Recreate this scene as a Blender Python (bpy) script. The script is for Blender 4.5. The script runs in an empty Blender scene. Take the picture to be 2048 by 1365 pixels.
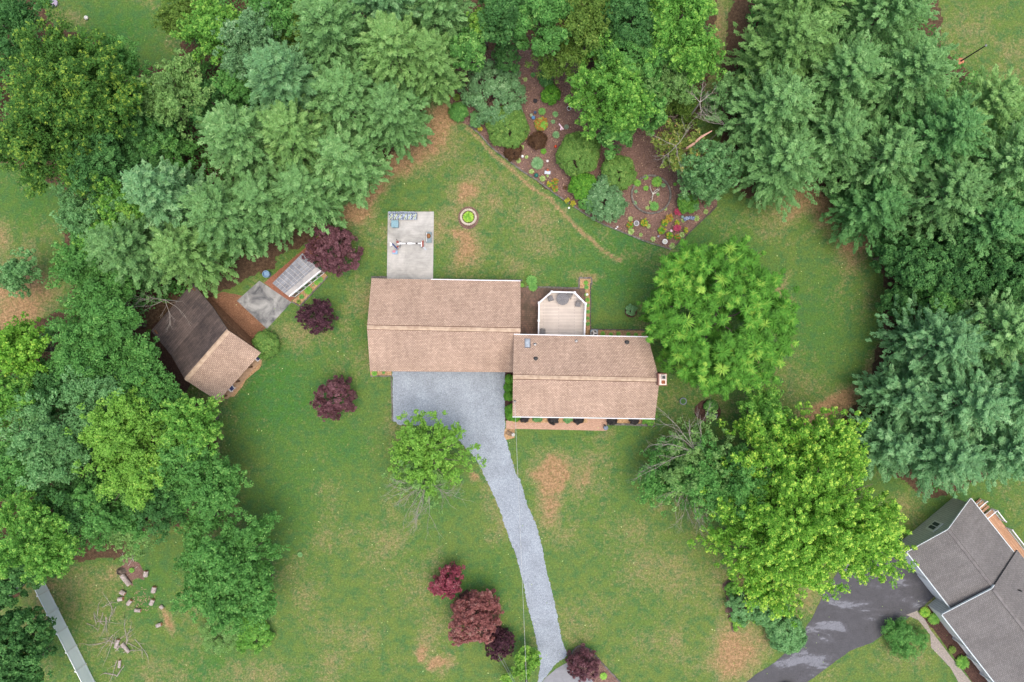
import bpy, math, random
import numpy as np
from mathutils import Vector

# ---------------------------------------------------------------- camera, sky, sun
C = bpy.context.scene
COL = C.collection
H = 80.0                       # height of the drone above the lawn, in metres
GS = 120.0 / 2048.0            # metres on the ground per photograph pixel
R_ = math.radians

cam_d = bpy.data.cameras.new('camera'); cam_d.sensor_width = 36.0; cam_d.lens = 24.0
cam_d.clip_start = 1.0; cam_d.clip_end = 3000.0
cam = bpy.data.objects.new('camera', cam_d); COL.objects.link(cam)
cam.location = (0, 0, H); cam.rotation_euler = (0, 0, 0)
C.camera = cam

SUN_EL, SUN_AZ = 79.0, 140.0   # azimuth clockwise from +Y
world = bpy.data.worlds.new('World'); C.world = world; world.use_nodes = True
wn = world.node_tree; wn.nodes.clear()
wo = wn.nodes.new('ShaderNodeOutputWorld'); wb = wn.nodes.new('ShaderNodeBackground')
sky = wn.nodes.new('ShaderNodeTexSky'); sky.sky_type = 'NISHITA'; sky.sun_disc = False
sky.sun_elevation = R_(SUN_EL); sky.sun_rotation = R_(SUN_AZ)
sky.air_density = 1.0; sky.dust_density = 5.0; sky.ozone_density = 0.5; sky.altitude = 0
wb.inputs['Strength'].default_value = 0.15
wn.links.new(sky.outputs[0], wb.inputs[0]); wn.links.new(wb.outputs[0], wo.inputs[0])

sl = bpy.data.lights.new('sun', 'SUN'); sl.energy = 0.6; sl.angle = R_(50); sl.color = (1.0, 0.97, 0.92)
so = bpy.data.objects.new('sun', sl); COL.objects.link(so)
sd = Vector((math.sin(R_(SUN_AZ)) * math.cos(R_(SUN_EL)), math.cos(R_(SUN_AZ)) * math.cos(R_(SUN_EL)), math.sin(R_(SUN_EL))))
so.rotation_euler = sd.to_track_quat('Z', 'Y').to_euler(); so.location = sd * 60

C.view_settings.view_transform = 'Standard'; C.view_settings.look = 'None'
C.view_settings.exposure = 0.82; C.view_settings.gamma = 1.0
C.cycles.max_bounces = 6; C.cycles.diffuse_bounces = 4; C.cycles.transmission_bounces = 4
C.cycles.transparent_max_bounces = 4

# ---------------------------------------------------------------- helpers
def P(px, py, z=0.0):
    "the point at height z seen at pixel (px, py) of the 2048 x 1365 photograph"
    k = GS * (H - z) / H
    return ((px - 1024.0) * k, (682.5 - py) * k, z)

def M(px, z=0.0): return px * GS * (H - z) / H

def lin(c):
    return tuple(((v / 255.0 + 0.055) / 1.055) ** 2.4 if v / 255.0 > 0.04045 else v / 255.0 / 12.92 for v in c)

ORG = {}                       # world origin of every object built
def tag(o, label=None, cat=None, group=None, kind=None):
    if label: o['label'] = label
    if cat: o['category'] = cat
    if group: o['group'] = group
    if kind: o['kind'] = kind
    return o

def empty(name, loc, label, cat, group=None):
    o = bpy.data.objects.new(name, None); COL.objects.link(o)
    o.location = loc; o.empty_display_size = 0.3
    ORG[o] = tuple(loc)
    return tag(o, label, cat, group)

def link(name, me, m, parent=None, loc=None):
    o = bpy.data.objects.new(name, me); COL.objects.link(o)
    if m is not None: me.materials.append(m)
    if parent is not None:
        o.parent = parent; ORG[o] = ORG[parent]
    else:
        o.location = loc if loc is not None else (0, 0, 0); ORG[o] = tuple(o.location)
    return o

class MB:
    def __init__(s): s.v = []; s.f = []; s.uv = {}
    def add(s, vs, fs):
        n = len(s.v); s.v += [tuple(v) for v in vs]; s.f += [tuple(i + n for i in f) for f in fs]; return s
    def box(s, c, d, rz=0.0, rx=0.0):
        cx, cy, cz = c; a, b, h = d[0] / 2, d[1] / 2, d[2] / 2
        co, si = math.cos(rz), math.sin(rz); cr, sr = math.cos(rx), math.sin(rx); vs = []
        for z in (-h, h):
            for x, y in ((-a, -b), (a, -b), (a, b), (-a, b)):
                yy = y * cr - z * sr; zz = y * sr + z * cr
                vs.append((cx + x * co - yy * si, cy + x * si + yy * co, cz + zz))
        return s.add(vs, [(0, 3, 2, 1), (4, 5, 6, 7), (0, 1, 5, 4), (1, 2, 6, 5), (2, 3, 7, 6), (3, 0, 4, 7)])
    def bar(s, p, q, w, h, up=(0, 0, 1)):
        p = Vector(p); q = Vector(q); d = (q - p); d.normalize(); u = Vector(up)
        if abs(d.dot(u)) > 0.95: u = Vector((1, 0, 0))
        a = d.cross(u).normalized(); b = a.cross(d).normalized(); vs = []
        for e in (p, q):
            for i, j in ((-1, -1), (1, -1), (1, 1), (-1, 1)): vs.append(e + a * (i * w / 2) + b * (j * h / 2))
        return s.add(vs, [(0, 1, 2, 3), (7, 6, 5, 4), (0, 4, 5, 1), (1, 5, 6, 2), (2, 6, 7, 3), (3, 7, 4, 0)])
    def tube(s, pts, rad, n=6, cap=True):
        pts = [Vector(p) for p in pts]; rs = rad if isinstance(rad, (list, tuple)) else [rad] * len(pts); vs = []
        for i, p in enumerate(pts):
            d = (pts[min(i + 1, len(pts) - 1)] - pts[max(i - 1, 0)])
            if d.length < 1e-6: d = Vector((0, 0, 1))
            d.normalize(); u = Vector((0, 0, 1)) if abs(d.z) < 0.9 else Vector((1, 0, 0))
            a = d.cross(u).normalized(); b = a.cross(d).normalized()
            for k in range(n):
                t = 2 * math.pi * k / n; vs.append(p + a * (math.cos(t) * rs[i]) + b * (math.sin(t) * rs[i]))
        fs = []
        for i in range(len(pts) - 1):
            for k in range(n): fs.append((i * n + k, i * n + (k + 1) % n, (i + 1) * n + (k + 1) % n, (i + 1) * n + k))
        if cap: fs += [tuple(range(n))[::-1], tuple(range((len(pts) - 1) * n, len(pts) * n))]
        return s.add(vs, fs)
    def lathe(s, c, prof, n=20, sx=1.0, sy=1.0):
        vs = []; fs = []
        for r, z in prof:
            for k in range(n):
                t = 2 * math.pi * k / n; vs.append((c[0] + r * math.cos(t) * sx, c[1] + r * math.sin(t) * sy, c[2] + z))
        for i in range(len(prof) - 1):
            for k in range(n): fs.append((i * n + k, i * n + (k + 1) % n, (i + 1) * n + (k + 1) % n, (i + 1) * n + k))
        if prof[0][0] > 1e-4: fs.append(tuple(range(n))[::-1])
        if prof[-1][0] > 1e-4: fs.append(tuple(range((len(prof) - 1) * n, len(prof) * n)))
        return s.add(vs, fs)
    def ball(s, c, r, n=10, m=6, sz=1.0):
        return s.lathe(c, [(max(0.0005, r * math.sin(math.pi * i / m)), -r * sz * math.cos(math.pi * i / m)) for i in range(m + 1)], n)
    def prism(s, poly, z0, z1):
        n = len(poly); vs = [(p[0], p[1], z0) for p in poly] + [(p[0], p[1], z1) for p in poly]
        return s.add(vs, [tuple(range(n))[::-1], tuple(range(n, 2 * n))] + [(i, (i + 1) % n, (i + 1) % n + n, i + n) for i in range(n)])
    def slab(s, quad, t, uvquad=None):
        "a plank under the four points of quad, t thick"
        q = [Vector(p) for p in quad]; nrm = (q[1] - q[0]).cross(q[3] - q[0]).normalized()
        if nrm.z < 0: nrm = -nrm
        lo = [p - nrm * t for p in q]; b = len(s.v)
        if (q[1] - q[0]).cross(q[3] - q[0]).z < 0: top = (3, 2, 1, 0); bot = (4, 5, 6, 7)
        else: top = (0, 1, 2, 3); bot = (7, 6, 5, 4)
        s.add(q + lo, [top, bot] + [(i, i + 4, (i + 1) % 4 + 4, (i + 1) % 4) for i in range(4)])
        if uvquad:
            for i in range(4): s.uv[b + i] = uvquad[i]; s.uv[b + i + 4] = uvquad[i]
        return s
    def build(s, name, m, parent=None, loc=None, smooth=False):
        o0 = ORG[parent] if parent is not None else (loc if loc is not None else (0, 0, 0))
        me = bpy.data.meshes.new(name)
        me.from_pydata([(v[0] - o0[0], v[1] - o0[1], v[2] - o0[2]) for v in s.v], [], s.f)
        if s.uv:
            uvl = me.uv_layers.new(name='UVMap')
            for l in me.loops: uvl.data[l.index].uv = s.uv.get(l.vertex_index, (0, 0))
        me.update()
        if smooth: me.polygons.foreach_set('use_smooth', [True] * len(me.polygons))
        return link(name, me, m, parent, loc)

def copy_tree(o, parent=None, keep=False):
    c = o.copy(); COL.objects.link(c); c.parent = parent; ORG[c] = ORG.get(o, (0, 0, 0))
    for ch in list(o.children): copy_tree(ch, c)
    return c

# ---------------------------------------------------------------- materials
class NT:
    def __init__(s, name):
        s.m = bpy.data.materials.new(name); s.m.use_nodes = True; s.t = s.m.node_tree; s.t.nodes.clear()
        s.out = s.n('ShaderNodeOutputMaterial'); s.p = s.n('ShaderNodeBsdfPrincipled')
        s.l(s.p.outputs[0], s.out.inputs[0]); s.p.inputs['Specular IOR Level'].default_value = 0.3
    def n(s, t, **k):
        x = s.t.nodes.new(t)
        for a, b in k.items(): setattr(x, a, b)
        return x
    def l(s, a, b): s.t.links.new(a, b)
    def co(s, kind='Object'):
        if not hasattr(s, 'tc'): s.tc = s.n('ShaderNodeTexCoord')
        return s.tc.outputs[kind]
    def pos(s):
        if not hasattr(s, 'geo'): s.geo = s.n('ShaderNodeNewGeometry')
        return s.geo.outputs['Position']
    def noise(s, scale, det=4, rough=0.6, vec=None, dist=0.0):
        x = s.n('ShaderNodeTexNoise'); x.inputs['Scale'].default_value = scale; x.inputs['Detail'].default_value = det
        x.inputs['Roughness'].default_value = rough; x.inputs['Distortion'].default_value = dist
        s.l(vec if vec is not None else s.pos(), x.inputs['Vector']); return x.outputs['Fac']
    def ramp(s, fac, stops, interp='LINEAR'):
        x = s.n('ShaderNodeValToRGB'); x.color_ramp.interpolation = interp; e = x.color_ramp.elements
        while len(e) > 1: e.remove(e[-1])
        e[0].position = stops[0][0]; e[0].color = (*stops[0][1], 1)
        for p, c in stops[1:]:
            k = e.new(p); k.color = (*c, 1)
        s.l(fac, x.inputs[0]); return x.outputs[0]
    def mix(s, fac, a, b, mode='MIX'):
        x = s.n('ShaderNodeMix', data_type='RGBA', blend_type=mode)
        for i, v in ((0, fac), (6, a), (7, b)):
            if isinstance(v, (int, float)): x.inputs[i].default_value = v
            elif isinstance(v, tuple): x.inputs[i].default_value = (*v, 1) if len(v) == 3 else v
            else: s.l(v, x.inputs[i])
        return x.outputs[2]
    def math(s, op, a, b=None, clamp=False):
        x = s.n('ShaderNodeMath', operation=op); x.use_clamp = clamp
        for i, v in ((0, a), (1, b)):
            if v is None: continue
            if isinstance(v, (int, float)): x.inputs[i].default_value = v
            else: s.l(v, x.inputs[i])
        return x.outputs[0]
    def bump(s, h, strength=0.4, dist=0.03):
        x = s.n('ShaderNodeBump'); x.inputs['Strength'].default_value = strength; x.inputs['Distance'].default_value = dist
        s.l(h, x.inputs['Height']); s.l(x.outputs[0], s.p.inputs['Normal'])
    def done(s, col, rough=0.85):
        if isinstance(col, tuple): s.p.inputs['Base Color'].default_value = (*col, 1)
        else: s.l(col, s.p.inputs['Base Color'])
        s.p.inputs['Roughness'].default_value = rough; return s.m

g3 = lambda v: (v, v, v)
def mat2(name, c1, c2, scale=6.0, rough=0.85, bump=0.3, det=5, lo=0.35, hi=0.65, metal=0.0, dist=0.02):
    t = NT(name); f = t.noise(scale, det); m = t.done(t.ramp(f, [(lo, c1), (hi, c2)]), rough)
    if bump: t.bump(f, bump, dist)
    t.p.inputs['Metallic'].default_value = metal
    return m

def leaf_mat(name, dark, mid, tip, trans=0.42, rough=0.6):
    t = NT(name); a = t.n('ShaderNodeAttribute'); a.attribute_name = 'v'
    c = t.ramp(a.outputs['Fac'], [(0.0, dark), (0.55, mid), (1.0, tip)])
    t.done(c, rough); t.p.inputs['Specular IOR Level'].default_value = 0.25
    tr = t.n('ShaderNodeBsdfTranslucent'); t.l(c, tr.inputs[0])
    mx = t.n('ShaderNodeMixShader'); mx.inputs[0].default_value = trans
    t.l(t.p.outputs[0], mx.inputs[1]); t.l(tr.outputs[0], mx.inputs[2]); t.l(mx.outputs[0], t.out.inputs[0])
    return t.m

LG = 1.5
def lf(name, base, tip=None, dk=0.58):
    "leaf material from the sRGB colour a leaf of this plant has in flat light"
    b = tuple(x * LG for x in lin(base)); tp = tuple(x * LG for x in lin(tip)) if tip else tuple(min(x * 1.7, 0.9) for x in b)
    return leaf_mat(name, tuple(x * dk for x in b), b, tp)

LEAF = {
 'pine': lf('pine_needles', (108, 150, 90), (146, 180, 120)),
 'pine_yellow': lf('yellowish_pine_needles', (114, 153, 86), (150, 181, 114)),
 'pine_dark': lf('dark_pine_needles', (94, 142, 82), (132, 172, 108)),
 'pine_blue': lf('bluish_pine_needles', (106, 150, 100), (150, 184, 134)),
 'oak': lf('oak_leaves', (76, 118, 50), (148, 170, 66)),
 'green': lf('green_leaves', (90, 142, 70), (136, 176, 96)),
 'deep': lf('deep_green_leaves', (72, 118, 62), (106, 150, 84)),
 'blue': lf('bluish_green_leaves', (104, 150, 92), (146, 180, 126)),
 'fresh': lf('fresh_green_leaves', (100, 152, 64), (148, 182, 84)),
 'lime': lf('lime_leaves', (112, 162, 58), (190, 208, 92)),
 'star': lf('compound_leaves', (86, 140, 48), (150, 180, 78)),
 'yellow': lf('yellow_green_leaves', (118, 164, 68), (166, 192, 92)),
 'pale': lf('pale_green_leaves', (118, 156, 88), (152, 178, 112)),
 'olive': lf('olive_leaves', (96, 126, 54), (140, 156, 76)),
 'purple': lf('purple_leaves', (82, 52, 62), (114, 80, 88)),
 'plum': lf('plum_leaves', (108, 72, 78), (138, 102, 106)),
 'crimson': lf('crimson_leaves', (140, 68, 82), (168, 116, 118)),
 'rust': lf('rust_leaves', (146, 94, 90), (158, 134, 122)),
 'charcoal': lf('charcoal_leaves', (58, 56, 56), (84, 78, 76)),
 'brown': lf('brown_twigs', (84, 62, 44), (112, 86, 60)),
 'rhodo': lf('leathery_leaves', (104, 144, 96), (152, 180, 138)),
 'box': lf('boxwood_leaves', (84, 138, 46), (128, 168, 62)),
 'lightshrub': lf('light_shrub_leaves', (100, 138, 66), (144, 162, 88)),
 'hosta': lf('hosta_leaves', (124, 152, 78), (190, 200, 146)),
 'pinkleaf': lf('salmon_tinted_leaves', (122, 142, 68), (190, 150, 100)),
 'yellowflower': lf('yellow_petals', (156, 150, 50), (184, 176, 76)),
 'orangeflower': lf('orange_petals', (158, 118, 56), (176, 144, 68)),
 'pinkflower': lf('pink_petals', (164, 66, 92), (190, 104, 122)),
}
BARK = mat2('bark', (0.09, 0.07, 0.055), (0.19, 0.155, 0.125), 5, 0.95, 0.5)
DEAD = mat2('dead_wood', (0.24, 0.21, 0.18), (0.42, 0.38, 0.33), 6, 0.9, 0.4)

def shingle_mat(name, a, b, mortar, gloss=0.9, w=0.27, h=0.155):
    t = NT(name); uv = t.n('ShaderNodeUVMap'); uv.uv_map = 'UVMap'
    br = t.n('ShaderNodeTexBrick'); t.l(uv.outputs[0], br.inputs['Vector'])
    br.inputs['Color1'].default_value = (*a, 1); br.inputs['Color2'].default_value = (*b, 1); br.inputs['Mortar'].default_value = (*mortar, 1)
    br.inputs['Scale'].default_value = 1.0; br.inputs['Mortar Size'].default_value = 0.024; br.inputs['Mortar Smooth'].default_value = 0.3
    br.inputs['Bias'].default_value = -0.1; br.inputs['Brick Width'].default_value = w; br.inputs['Row Height'].default_value = h
    n1 = t.noise(0.35, 4, 0.6); n2 = t.noise(9, 3, 0.7)
    c = t.mix(1.0, br.outputs['Color'], t.ramp(n1, [(0.3, g3(0.87)), (0.7, g3(1.09))]), 'MULTIPLY')
    c = t.mix(1.0, c, t.ramp(n2, [(0.3, g3(0.82)), (0.7, g3(1.18))]), 'MULTIPLY')
    mp = t.n('ShaderNodeMapping'); mp.inputs['Scale'].default_value = (1.4, .16, 1); t.l(uv.outputs[0], mp.inputs[0]); n3 = t.noise(1.0, 4, .7, vec=mp.outputs[0])
    c = t.mix(1.0, c, t.ramp(n3, [(0.3, (.88, .87, .86)), (0.62, g3(1.05))]), 'MULTIPLY')
    n4 = t.noise(.9, 6, .75); c = t.mix(t.ramp(n4, [(.62, g3(0)), (.78, g3(.35))]), c, tuple(x * .55 for x in b))
    t.bump(t.math('ADD', t.math('MULTIPLY', br.outputs['Fac'], -1.0), t.math('MULTIPLY', n2, 0.4)), 0.5, 0.02)
    return t.done(c, gloss)
SH_TAN = shingle_mat('tan_shingles', lin((196, 171, 150)), lin((172, 148, 129)), lin((128, 104, 90)))
SH_CAP = mat2('ridge_cap_shingles', lin((166, 142, 120)), lin((194, 172, 148)), 2.2, 0.9, 0.3)
SH_GREY = shingle_mat('grey_shingles', lin((128, 125, 122)), lin((114, 111, 109)), lin((94, 91, 89)), 0.92, 0.28, 0.14)
WHITE = mat2('white_paint', g3(0.72), g3(0.82), 1.5, 0.5, 0.0)
VINYL = mat2('white_vinyl', (0.8, 0.84, 0.85), (0.86, 0.89, 0.9), 0.8, 0.45, 0.0)
METAL = mat2('grey_metal', g3(0.2), g3(0.3), 4, 0.4, 0.0, metal=0.6)
DARKM = mat2('dark_metal', g3(0.03), g3(0.06), 4, 0.5, 0.0)
GLASS = mat2('window_glass', (0.05, 0.07, 0.08), (0.08, 0.1, 0.12), 1.0, 0.08, 0.0)
FLAT = {}
def flat(name, rgb, rough=0.6):
    if name not in FLAT:
        c = lin(rgb); FLAT[name] = mat2(name, tuple(x * 0.88 for x in c), tuple(min(1, x * 1.1) for x in c), 7, rough, 0.05)
    return FLAT[name]

# gravel, asphalt, concrete, mulch, pavers
def gravel():
    t = NT('crushed_gravel'); n1 = t.noise(11, 3, 0.8); n2 = t.noise(0.5, 4, 0.6); n3 = t.noise(3.5, 3)
    c = t.ramp(n1, [(0.32, lin((112, 119, 125))), (0.5, lin((145, 154, 162))), (0.68, lin((176, 184, 192)))])
    c = t.mix(1.0, c, t.ramp(n2, [(0.35, g3(0.86)), (0.65, g3(1.08))]), 'MULTIPLY')
    c = t.mix(0.6, c, t.ramp(n3, [(0.35, g3(0.85)), (0.65, g3(1.12))]), 'MULTIPLY')
    t.bump(n1, 0.6, 0.04); return t.done(c, 0.95)
def asphalt():
    t = NT('worn_asphalt'); mp = t.n('ShaderNodeMapping'); mp.inputs['Rotation'].default_value = (0, 0, 0.7); mp.inputs['Scale'].default_value = (0.5, 1.3, 1); t.l(t.pos(), mp.inputs[0])
    n = t.noise(0.32, 7, 0.66, vec=mp.outputs[0], dist=0.25); f = t.noise(7, 3, 0.75); s = t.noise(1.1, 5, 0.65)
    v = t.n('ShaderNodeTexVoronoi', feature='DISTANCE_TO_EDGE'); v.inputs['Scale'].default_value = 0.55; w = t.n('ShaderNodeVectorMath', operation='ADD'); nz = t.n('ShaderNodeTexNoise'); nz.inputs['Scale'].default_value = 1.5; t.l(t.pos(), nz.inputs['Vector'])
    t.l(t.pos(), w.inputs[0]); t.l(nz.outputs['Color'], w.inputs[1]); t.l(w.outputs[0], v.inputs['Vector'])
    c = t.ramp(n, [(0.50, lin((70, 70, 74))), (0.56, lin((80, 80, 85))), (0.59, lin((112, 114, 121)))])
    c = t.mix(t.ramp(v.outputs['Distance'], [(0.0, g3(.55)), (0.022, g3(0))]), c, lin((56, 56, 58)))
    c = t.mix(1.0, c, t.ramp(f, [(0.3, g3(0.82)), (0.7, g3(1.18))]), 'MULTIPLY')
    c = t.mix(1.0, c, t.ramp(s, [(0.3, g3(0.84)), (0.7, g3(1.14))]), 'MULTIPLY')
    t.bump(f, 0.3, 0.02); return t.done(c, 0.6)
def concrete(name, a, b, scale=0.5, grain=0.5):
    t = NT(name); n = t.noise(scale, 6, 0.65, dist=0.8); f = t.noise(14, 3, 0.7)
    mp = t.n('ShaderNodeMapping'); mp.inputs['Scale'].default_value = (0.6, 5.0, 1); t.l(t.pos(), mp.inputs[0])
    st = t.noise(1.2, 4, 0.6, vec=mp.outputs[0])
    c = t.ramp(n, [(0.32, a), (0.62, b)])
    c = t.mix(grain, c, t.ramp(st, [(0.35, g3(0.82)), (0.65, g3(1.12))]), 'MULTIPLY')
    c = t.mix(1.0, c, t.ramp(f, [(0.3, g3(0.9)), (0.7, g3(1.1))]), 'MULTIPLY')
    t.bump(f, 0.2, 0.01); return t.done(c, 0.85)
def mulch(name, a, b, c3):
    t = NT(name); v = t.n('ShaderNodeTexVoronoi'); v.inputs['Scale'].default_value = 9; t.l(t.pos(), v.inputs['Vector'])
    n = t.noise(0.7, 5, 0.6); f = t.noise(7, 4, 0.75)
    c = t.ramp(f, [(0.3, a), (0.5, b), (0.72, c3)])
    c = t.mix(1.0, c, t.ramp(n, [(0.3, g3(0.78)), (0.7, g3(1.15))]), 'MULTIPLY')
    t.bump(t.math('ADD', f, v.outputs['Distance']), 0.8, 0.05); return t.done(c, 0.95)
def pavers(name, a, b, mortar, w=0.2, h=0.1, dirt=None, rot=0.0, ms=0.012):
    t = NT(name); mp = t.n('ShaderNodeMapping'); mp.inputs['Rotation'].default_value = (0, 0, rot); t.l(t.pos(), mp.inputs[0])
    br = t.n('ShaderNodeTexBrick'); t.l(mp.outputs[0], br.inputs['Vector'])
    br.inputs['Color1'].default_value = (*a, 1); br.inputs['Color2'].default_value = (*b, 1); br.inputs['Mortar'].default_value = (*mortar, 1)
    br.inputs['Scale'].default_value = 1.0; br.inputs['Mortar Size'].default_value = ms; br.inputs['Brick Width'].default_value = w; br.inputs['Row Height'].default_value = h
    f = t.noise(6, 3, 0.7); c = t.mix(1.0, br.outputs['Color'], t.ramp(f, [(0.3, g3(0.85)), (0.7, g3(1.13))]), 'MULTIPLY')
    if dirt:
        n = t.noise(0.8, 6, 0.7, dist=0.6); c = t.mix(t.math('MULTIPLY', t.ramp(n, [(0.40, g3(0)), (0.62, g3(1))]), 0.8), c, dirt)
    t.bump(br.outputs['Fac'], -0.4, 0.01); return t.done(c, 0.9)

GRAVEL = gravel(); ASPHALT = asphalt()
PADC = concrete('pale_concrete', lin((150, 149, 144)), lin((186, 184, 178)), 0.45, 0.5)
STAINED = concrete('stained_concrete', lin((74, 76, 80)), lin((158, 158, 154)), 0.6, 0.25)
ROADC = concrete('grey_road_surface', lin((116, 118, 122)), lin((138, 139, 142)), 0.4, 0.2)
MULCH = mulch('reddish_wood_mulch', lin((78, 58, 52)), lin((116, 91, 81)), lin((156, 129, 117)))
MULCH_D = mulch('dark_bark_mulch', lin((52, 38, 34)), lin((80, 58, 50)), lin((112, 84, 72)))
NEEDLES = mulch('orange_pine_straw', lin((92, 64, 46)), lin((130, 94, 70)), lin((162, 122, 94)))
PEA = mulch('yellow_pea_gravel', lin((134, 104, 72)), lin((176, 142, 104)), lin((208, 180, 142)))
BRICKW = pavers('pink_brick_pavers', lin((196, 160, 138)), lin((178, 142, 120)), lin((150, 126, 108)), 0.24, 0.12)
BRICKD = pavers('mossy_brick_pavers', lin((140, 110, 94)), lin((112, 92, 82)), lin((82, 72, 64)), 0.12, 0.24, lin((78, 70, 58)))
BRICKN = pavers('weathered_walk_pavers', lin((170, 160, 150)), lin((152, 144, 136)), lin((112, 106, 100)), 0.22, 0.11, None, 0.6)
STONE = mat2('edging_stone', lin((84, 80, 76)), lin((128, 124, 116)), 3.0, 0.9, 0.4)
BLOCK = mat2('cream_block', lin((170, 158, 138)), lin((200, 190, 172)), 3.0, 0.9, 0.3)

# ---------------------------------------------------------------- ground
def vnoise(x, y, s, seed):
    "smooth value noise on arrays"
    r = np.random.RandomState(seed).rand(257, 257)
    X = x / s + 1000.37; Y = y / s + 1000.71; xi = np.floor(X).astype(int); yi = np.floor(Y).astype(int)
    fx = X - xi; fy = Y - yi; fx = fx * fx * (3 - 2 * fx); fy = fy * fy * (3 - 2 * fy)
    a = r[xi % 257, yi % 257]; b = r[(xi + 1) % 257, yi % 257]; c = r[xi % 257, (yi + 1) % 257]; d = r[(xi + 1) % 257, (yi + 1) % 257]
    return (a * (1 - fx) + b * fx) * (1 - fy) + (c * (1 - fx) + d * fx) * fy
def fbm(x, y, s, seed, oc=4):
    t = 0; a = 1; w = 0
    for i in range(oc): t = t + a * vnoise(x, y, s / 2 ** i, seed + i); w += a; a *= 0.55
    return t / w
def inpoly(px, py, poly):
    ins = np.zeros(px.shape, bool); n = len(poly)
    for i in range(n):
        x1, y1 = poly[i]; x2, y2 = poly[(i + 1) % n]
        if y1 == y2: continue
        c = ((y1 > py) != (y2 > py)) & (px < (x2 - x1) * (py - y1) / (y2 - y1) + x1); ins ^= c
    return ins

# places where the grass is scorched, thin or gone: px, py, radius x, radius y, tilt in degrees, amount
DRY = [(930, 385, 20, 26, 0, .8), (905, 465, 26, 16, 20, .9), (930, 495, 36, 42, 10, .85), (985, 400, 22, 22, 0, .6), (850, 280, 74, 50, -40, 1.15),
 (905, 225, 26, 46, 20, .9), (790, 335, 56, 30, -35, 1.0), (740, 390, 44, 24, -40, 1.0), (705, 425, 36, 20, -35, 1.0), (830, 320, 40, 30, 0, .6), (1170, 552, 36, 18, 0, .95), (1030, 530, 40, 26, 0, .5),
 (1080, 440, 90, 50, 30, .45), (1100, 500, 50, 20, 20, .5), (960, 340, 50, 40, 0, .4), (1640, 400, 90, 44, 10, 1.0), (1560, 640, 10, 60, 30, .5), (1690, 560, 12, 70, 40, .45), (800, 480, 24, 60, 0, .3), (1380, 470, 70, 16, -30, .3), (1300, 640, 30, 40, 0, .4), (1500, 700, 50, 60, 0, .35), (1590, 430, 60, 20, -30, .6), (1725, 480, 36, 54, 30, 1.1), (1560, 560, 60, 16, -45, .6),
 (1620, 470, 60, 10, -40, .55), (1690, 800, 70, 26, -35, 1.1), (1640, 832, 60, 22, -20, 1.05), (1740, 730, 20, 60, 30, .7), (1590, 740, 90, 40, 30, .4), (1100, 965, 30, 60, 15, 1.1), (1160, 955, 28, 46, 20, .85),
 (1105, 1025, 26, 30, 0, .8), (1130, 930, 70, 40, 0, .5), (957, 958, 12, 14, 0, .95), (880, 1332, 22, 14, 20, 1.1), (852, 1308, 14, 10, 0, .95), (905, 1325, 14, 14, 0, .6), (830, 1175, 56, 70, 0, .45), (1150, 1245, 70, 60, 0, .5),
 (1250, 1060, 110, 110, 0, .35), (1330, 1150, 100, 90, 0, .45), (1300, 1290, 110, 60, 0, .35), (1480, 1300, 58, 56, 0, .95), (620, 1210, 46, 66, 20, .5), (590, 1130, 40, 40, 0, .3), (650, 1260, 60, 60, 0, .3),
 (40, 590, 74, 74, 0, .95), (30, 640, 60, 40, 0, .8), (10, 470, 30, 40, 0, .6), (150, 30, 40, 16, 10, .6), (110, 1200, 50, 60, 40, .65), (180, 1170, 60, 50, 0, .6), (190, 1260, 60, 80, 20, .5), (345, 1235, 14, 34, -25, 1.0),
 (280, 1290, 90, 60, 0, .35), (240, 1150, 40, 30, 0, .8), (1900, 60, 110, 80, 0, .4), (2010, 180, 60, 50, 0, .5), (1440, 75, 24, 90, 10, .8), (1530, 10, 40, 30, 0, .6), (720, 560, 20, 40, 0, .35), (560, 870, 60, 60, 0, .25),
 (650, 1010, 60, 60, 0, .3), (700, 970, 40, 60, 0, .3), (490, 1010, 30, 90, 0, .4), (980, 900, 40, 20, 0, .3), (1210, 880, 60, 16, 0, .35), (800, 860, 20, 60, 0, .4), (1890, 960, 60, 14, 0, .5), (2010, 1030, 30, 20, 0, .4),
 (1800, 1320, 80, 40, 0, .5), (430, 930, 20, 60, 0, .7), (1440, 820, 60, 30, 0, .45), (1350, 800, 40, 60, 0, .35), (740, 1090, 70, 50, 10, .22), (700, 1330, 80, 30, 0, .4), (1040, 1110, 26, 80, -10, .3),
 (560, 1345, 60, 40, 0, .5), (700, 640, 24, 60, 0, .35), (470, 640, 30, 20, 0, .8), (1400, 1040, 30, 80, 0, .5), (1440, 1160, 40, 90, 0, .4), (760, 1210, 30, 40, 0, .3)]
TRAIL = [(935, 258), (962, 288), (1010, 330), (1060, 372), (1100, 400), (1150, 455), (1200, 495), (1243, 520)]
LUSH = [(560, 780, 90, 90, .8), (560, 950, 70, 120, .7), (930, 1180, 60, 50, .7), (1230, 560, 110, 60, .7), (1330, 470, 110, 30, .8), (1500, 500, 90, 60, .5), (1640, 620, 100, 110, .6), (1000, 295, 40, 30, .9),
 (1130, 400, 40, 16, .6), (870, 1000, 60, 40, .6), (240, 60, 90, 60, .9), (60, 400, 70, 70, .7), (700, 900, 60, 80, .5), (300, 1180, 60, 60, .6), (990, 1170, 50, 60, .7), (1050, 1290, 40, 40, .8), (430, 1330, 80, 40, .7),
 (500, 700, 60, 60, .5), (1180, 1290, 30, 10, .9), (1270, 830, 30, 40, .4), (1950, 1010, 70, 40, .6), (830, 600, 60, 120, .4), (320, 640, 40, 30, .5)]
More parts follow.
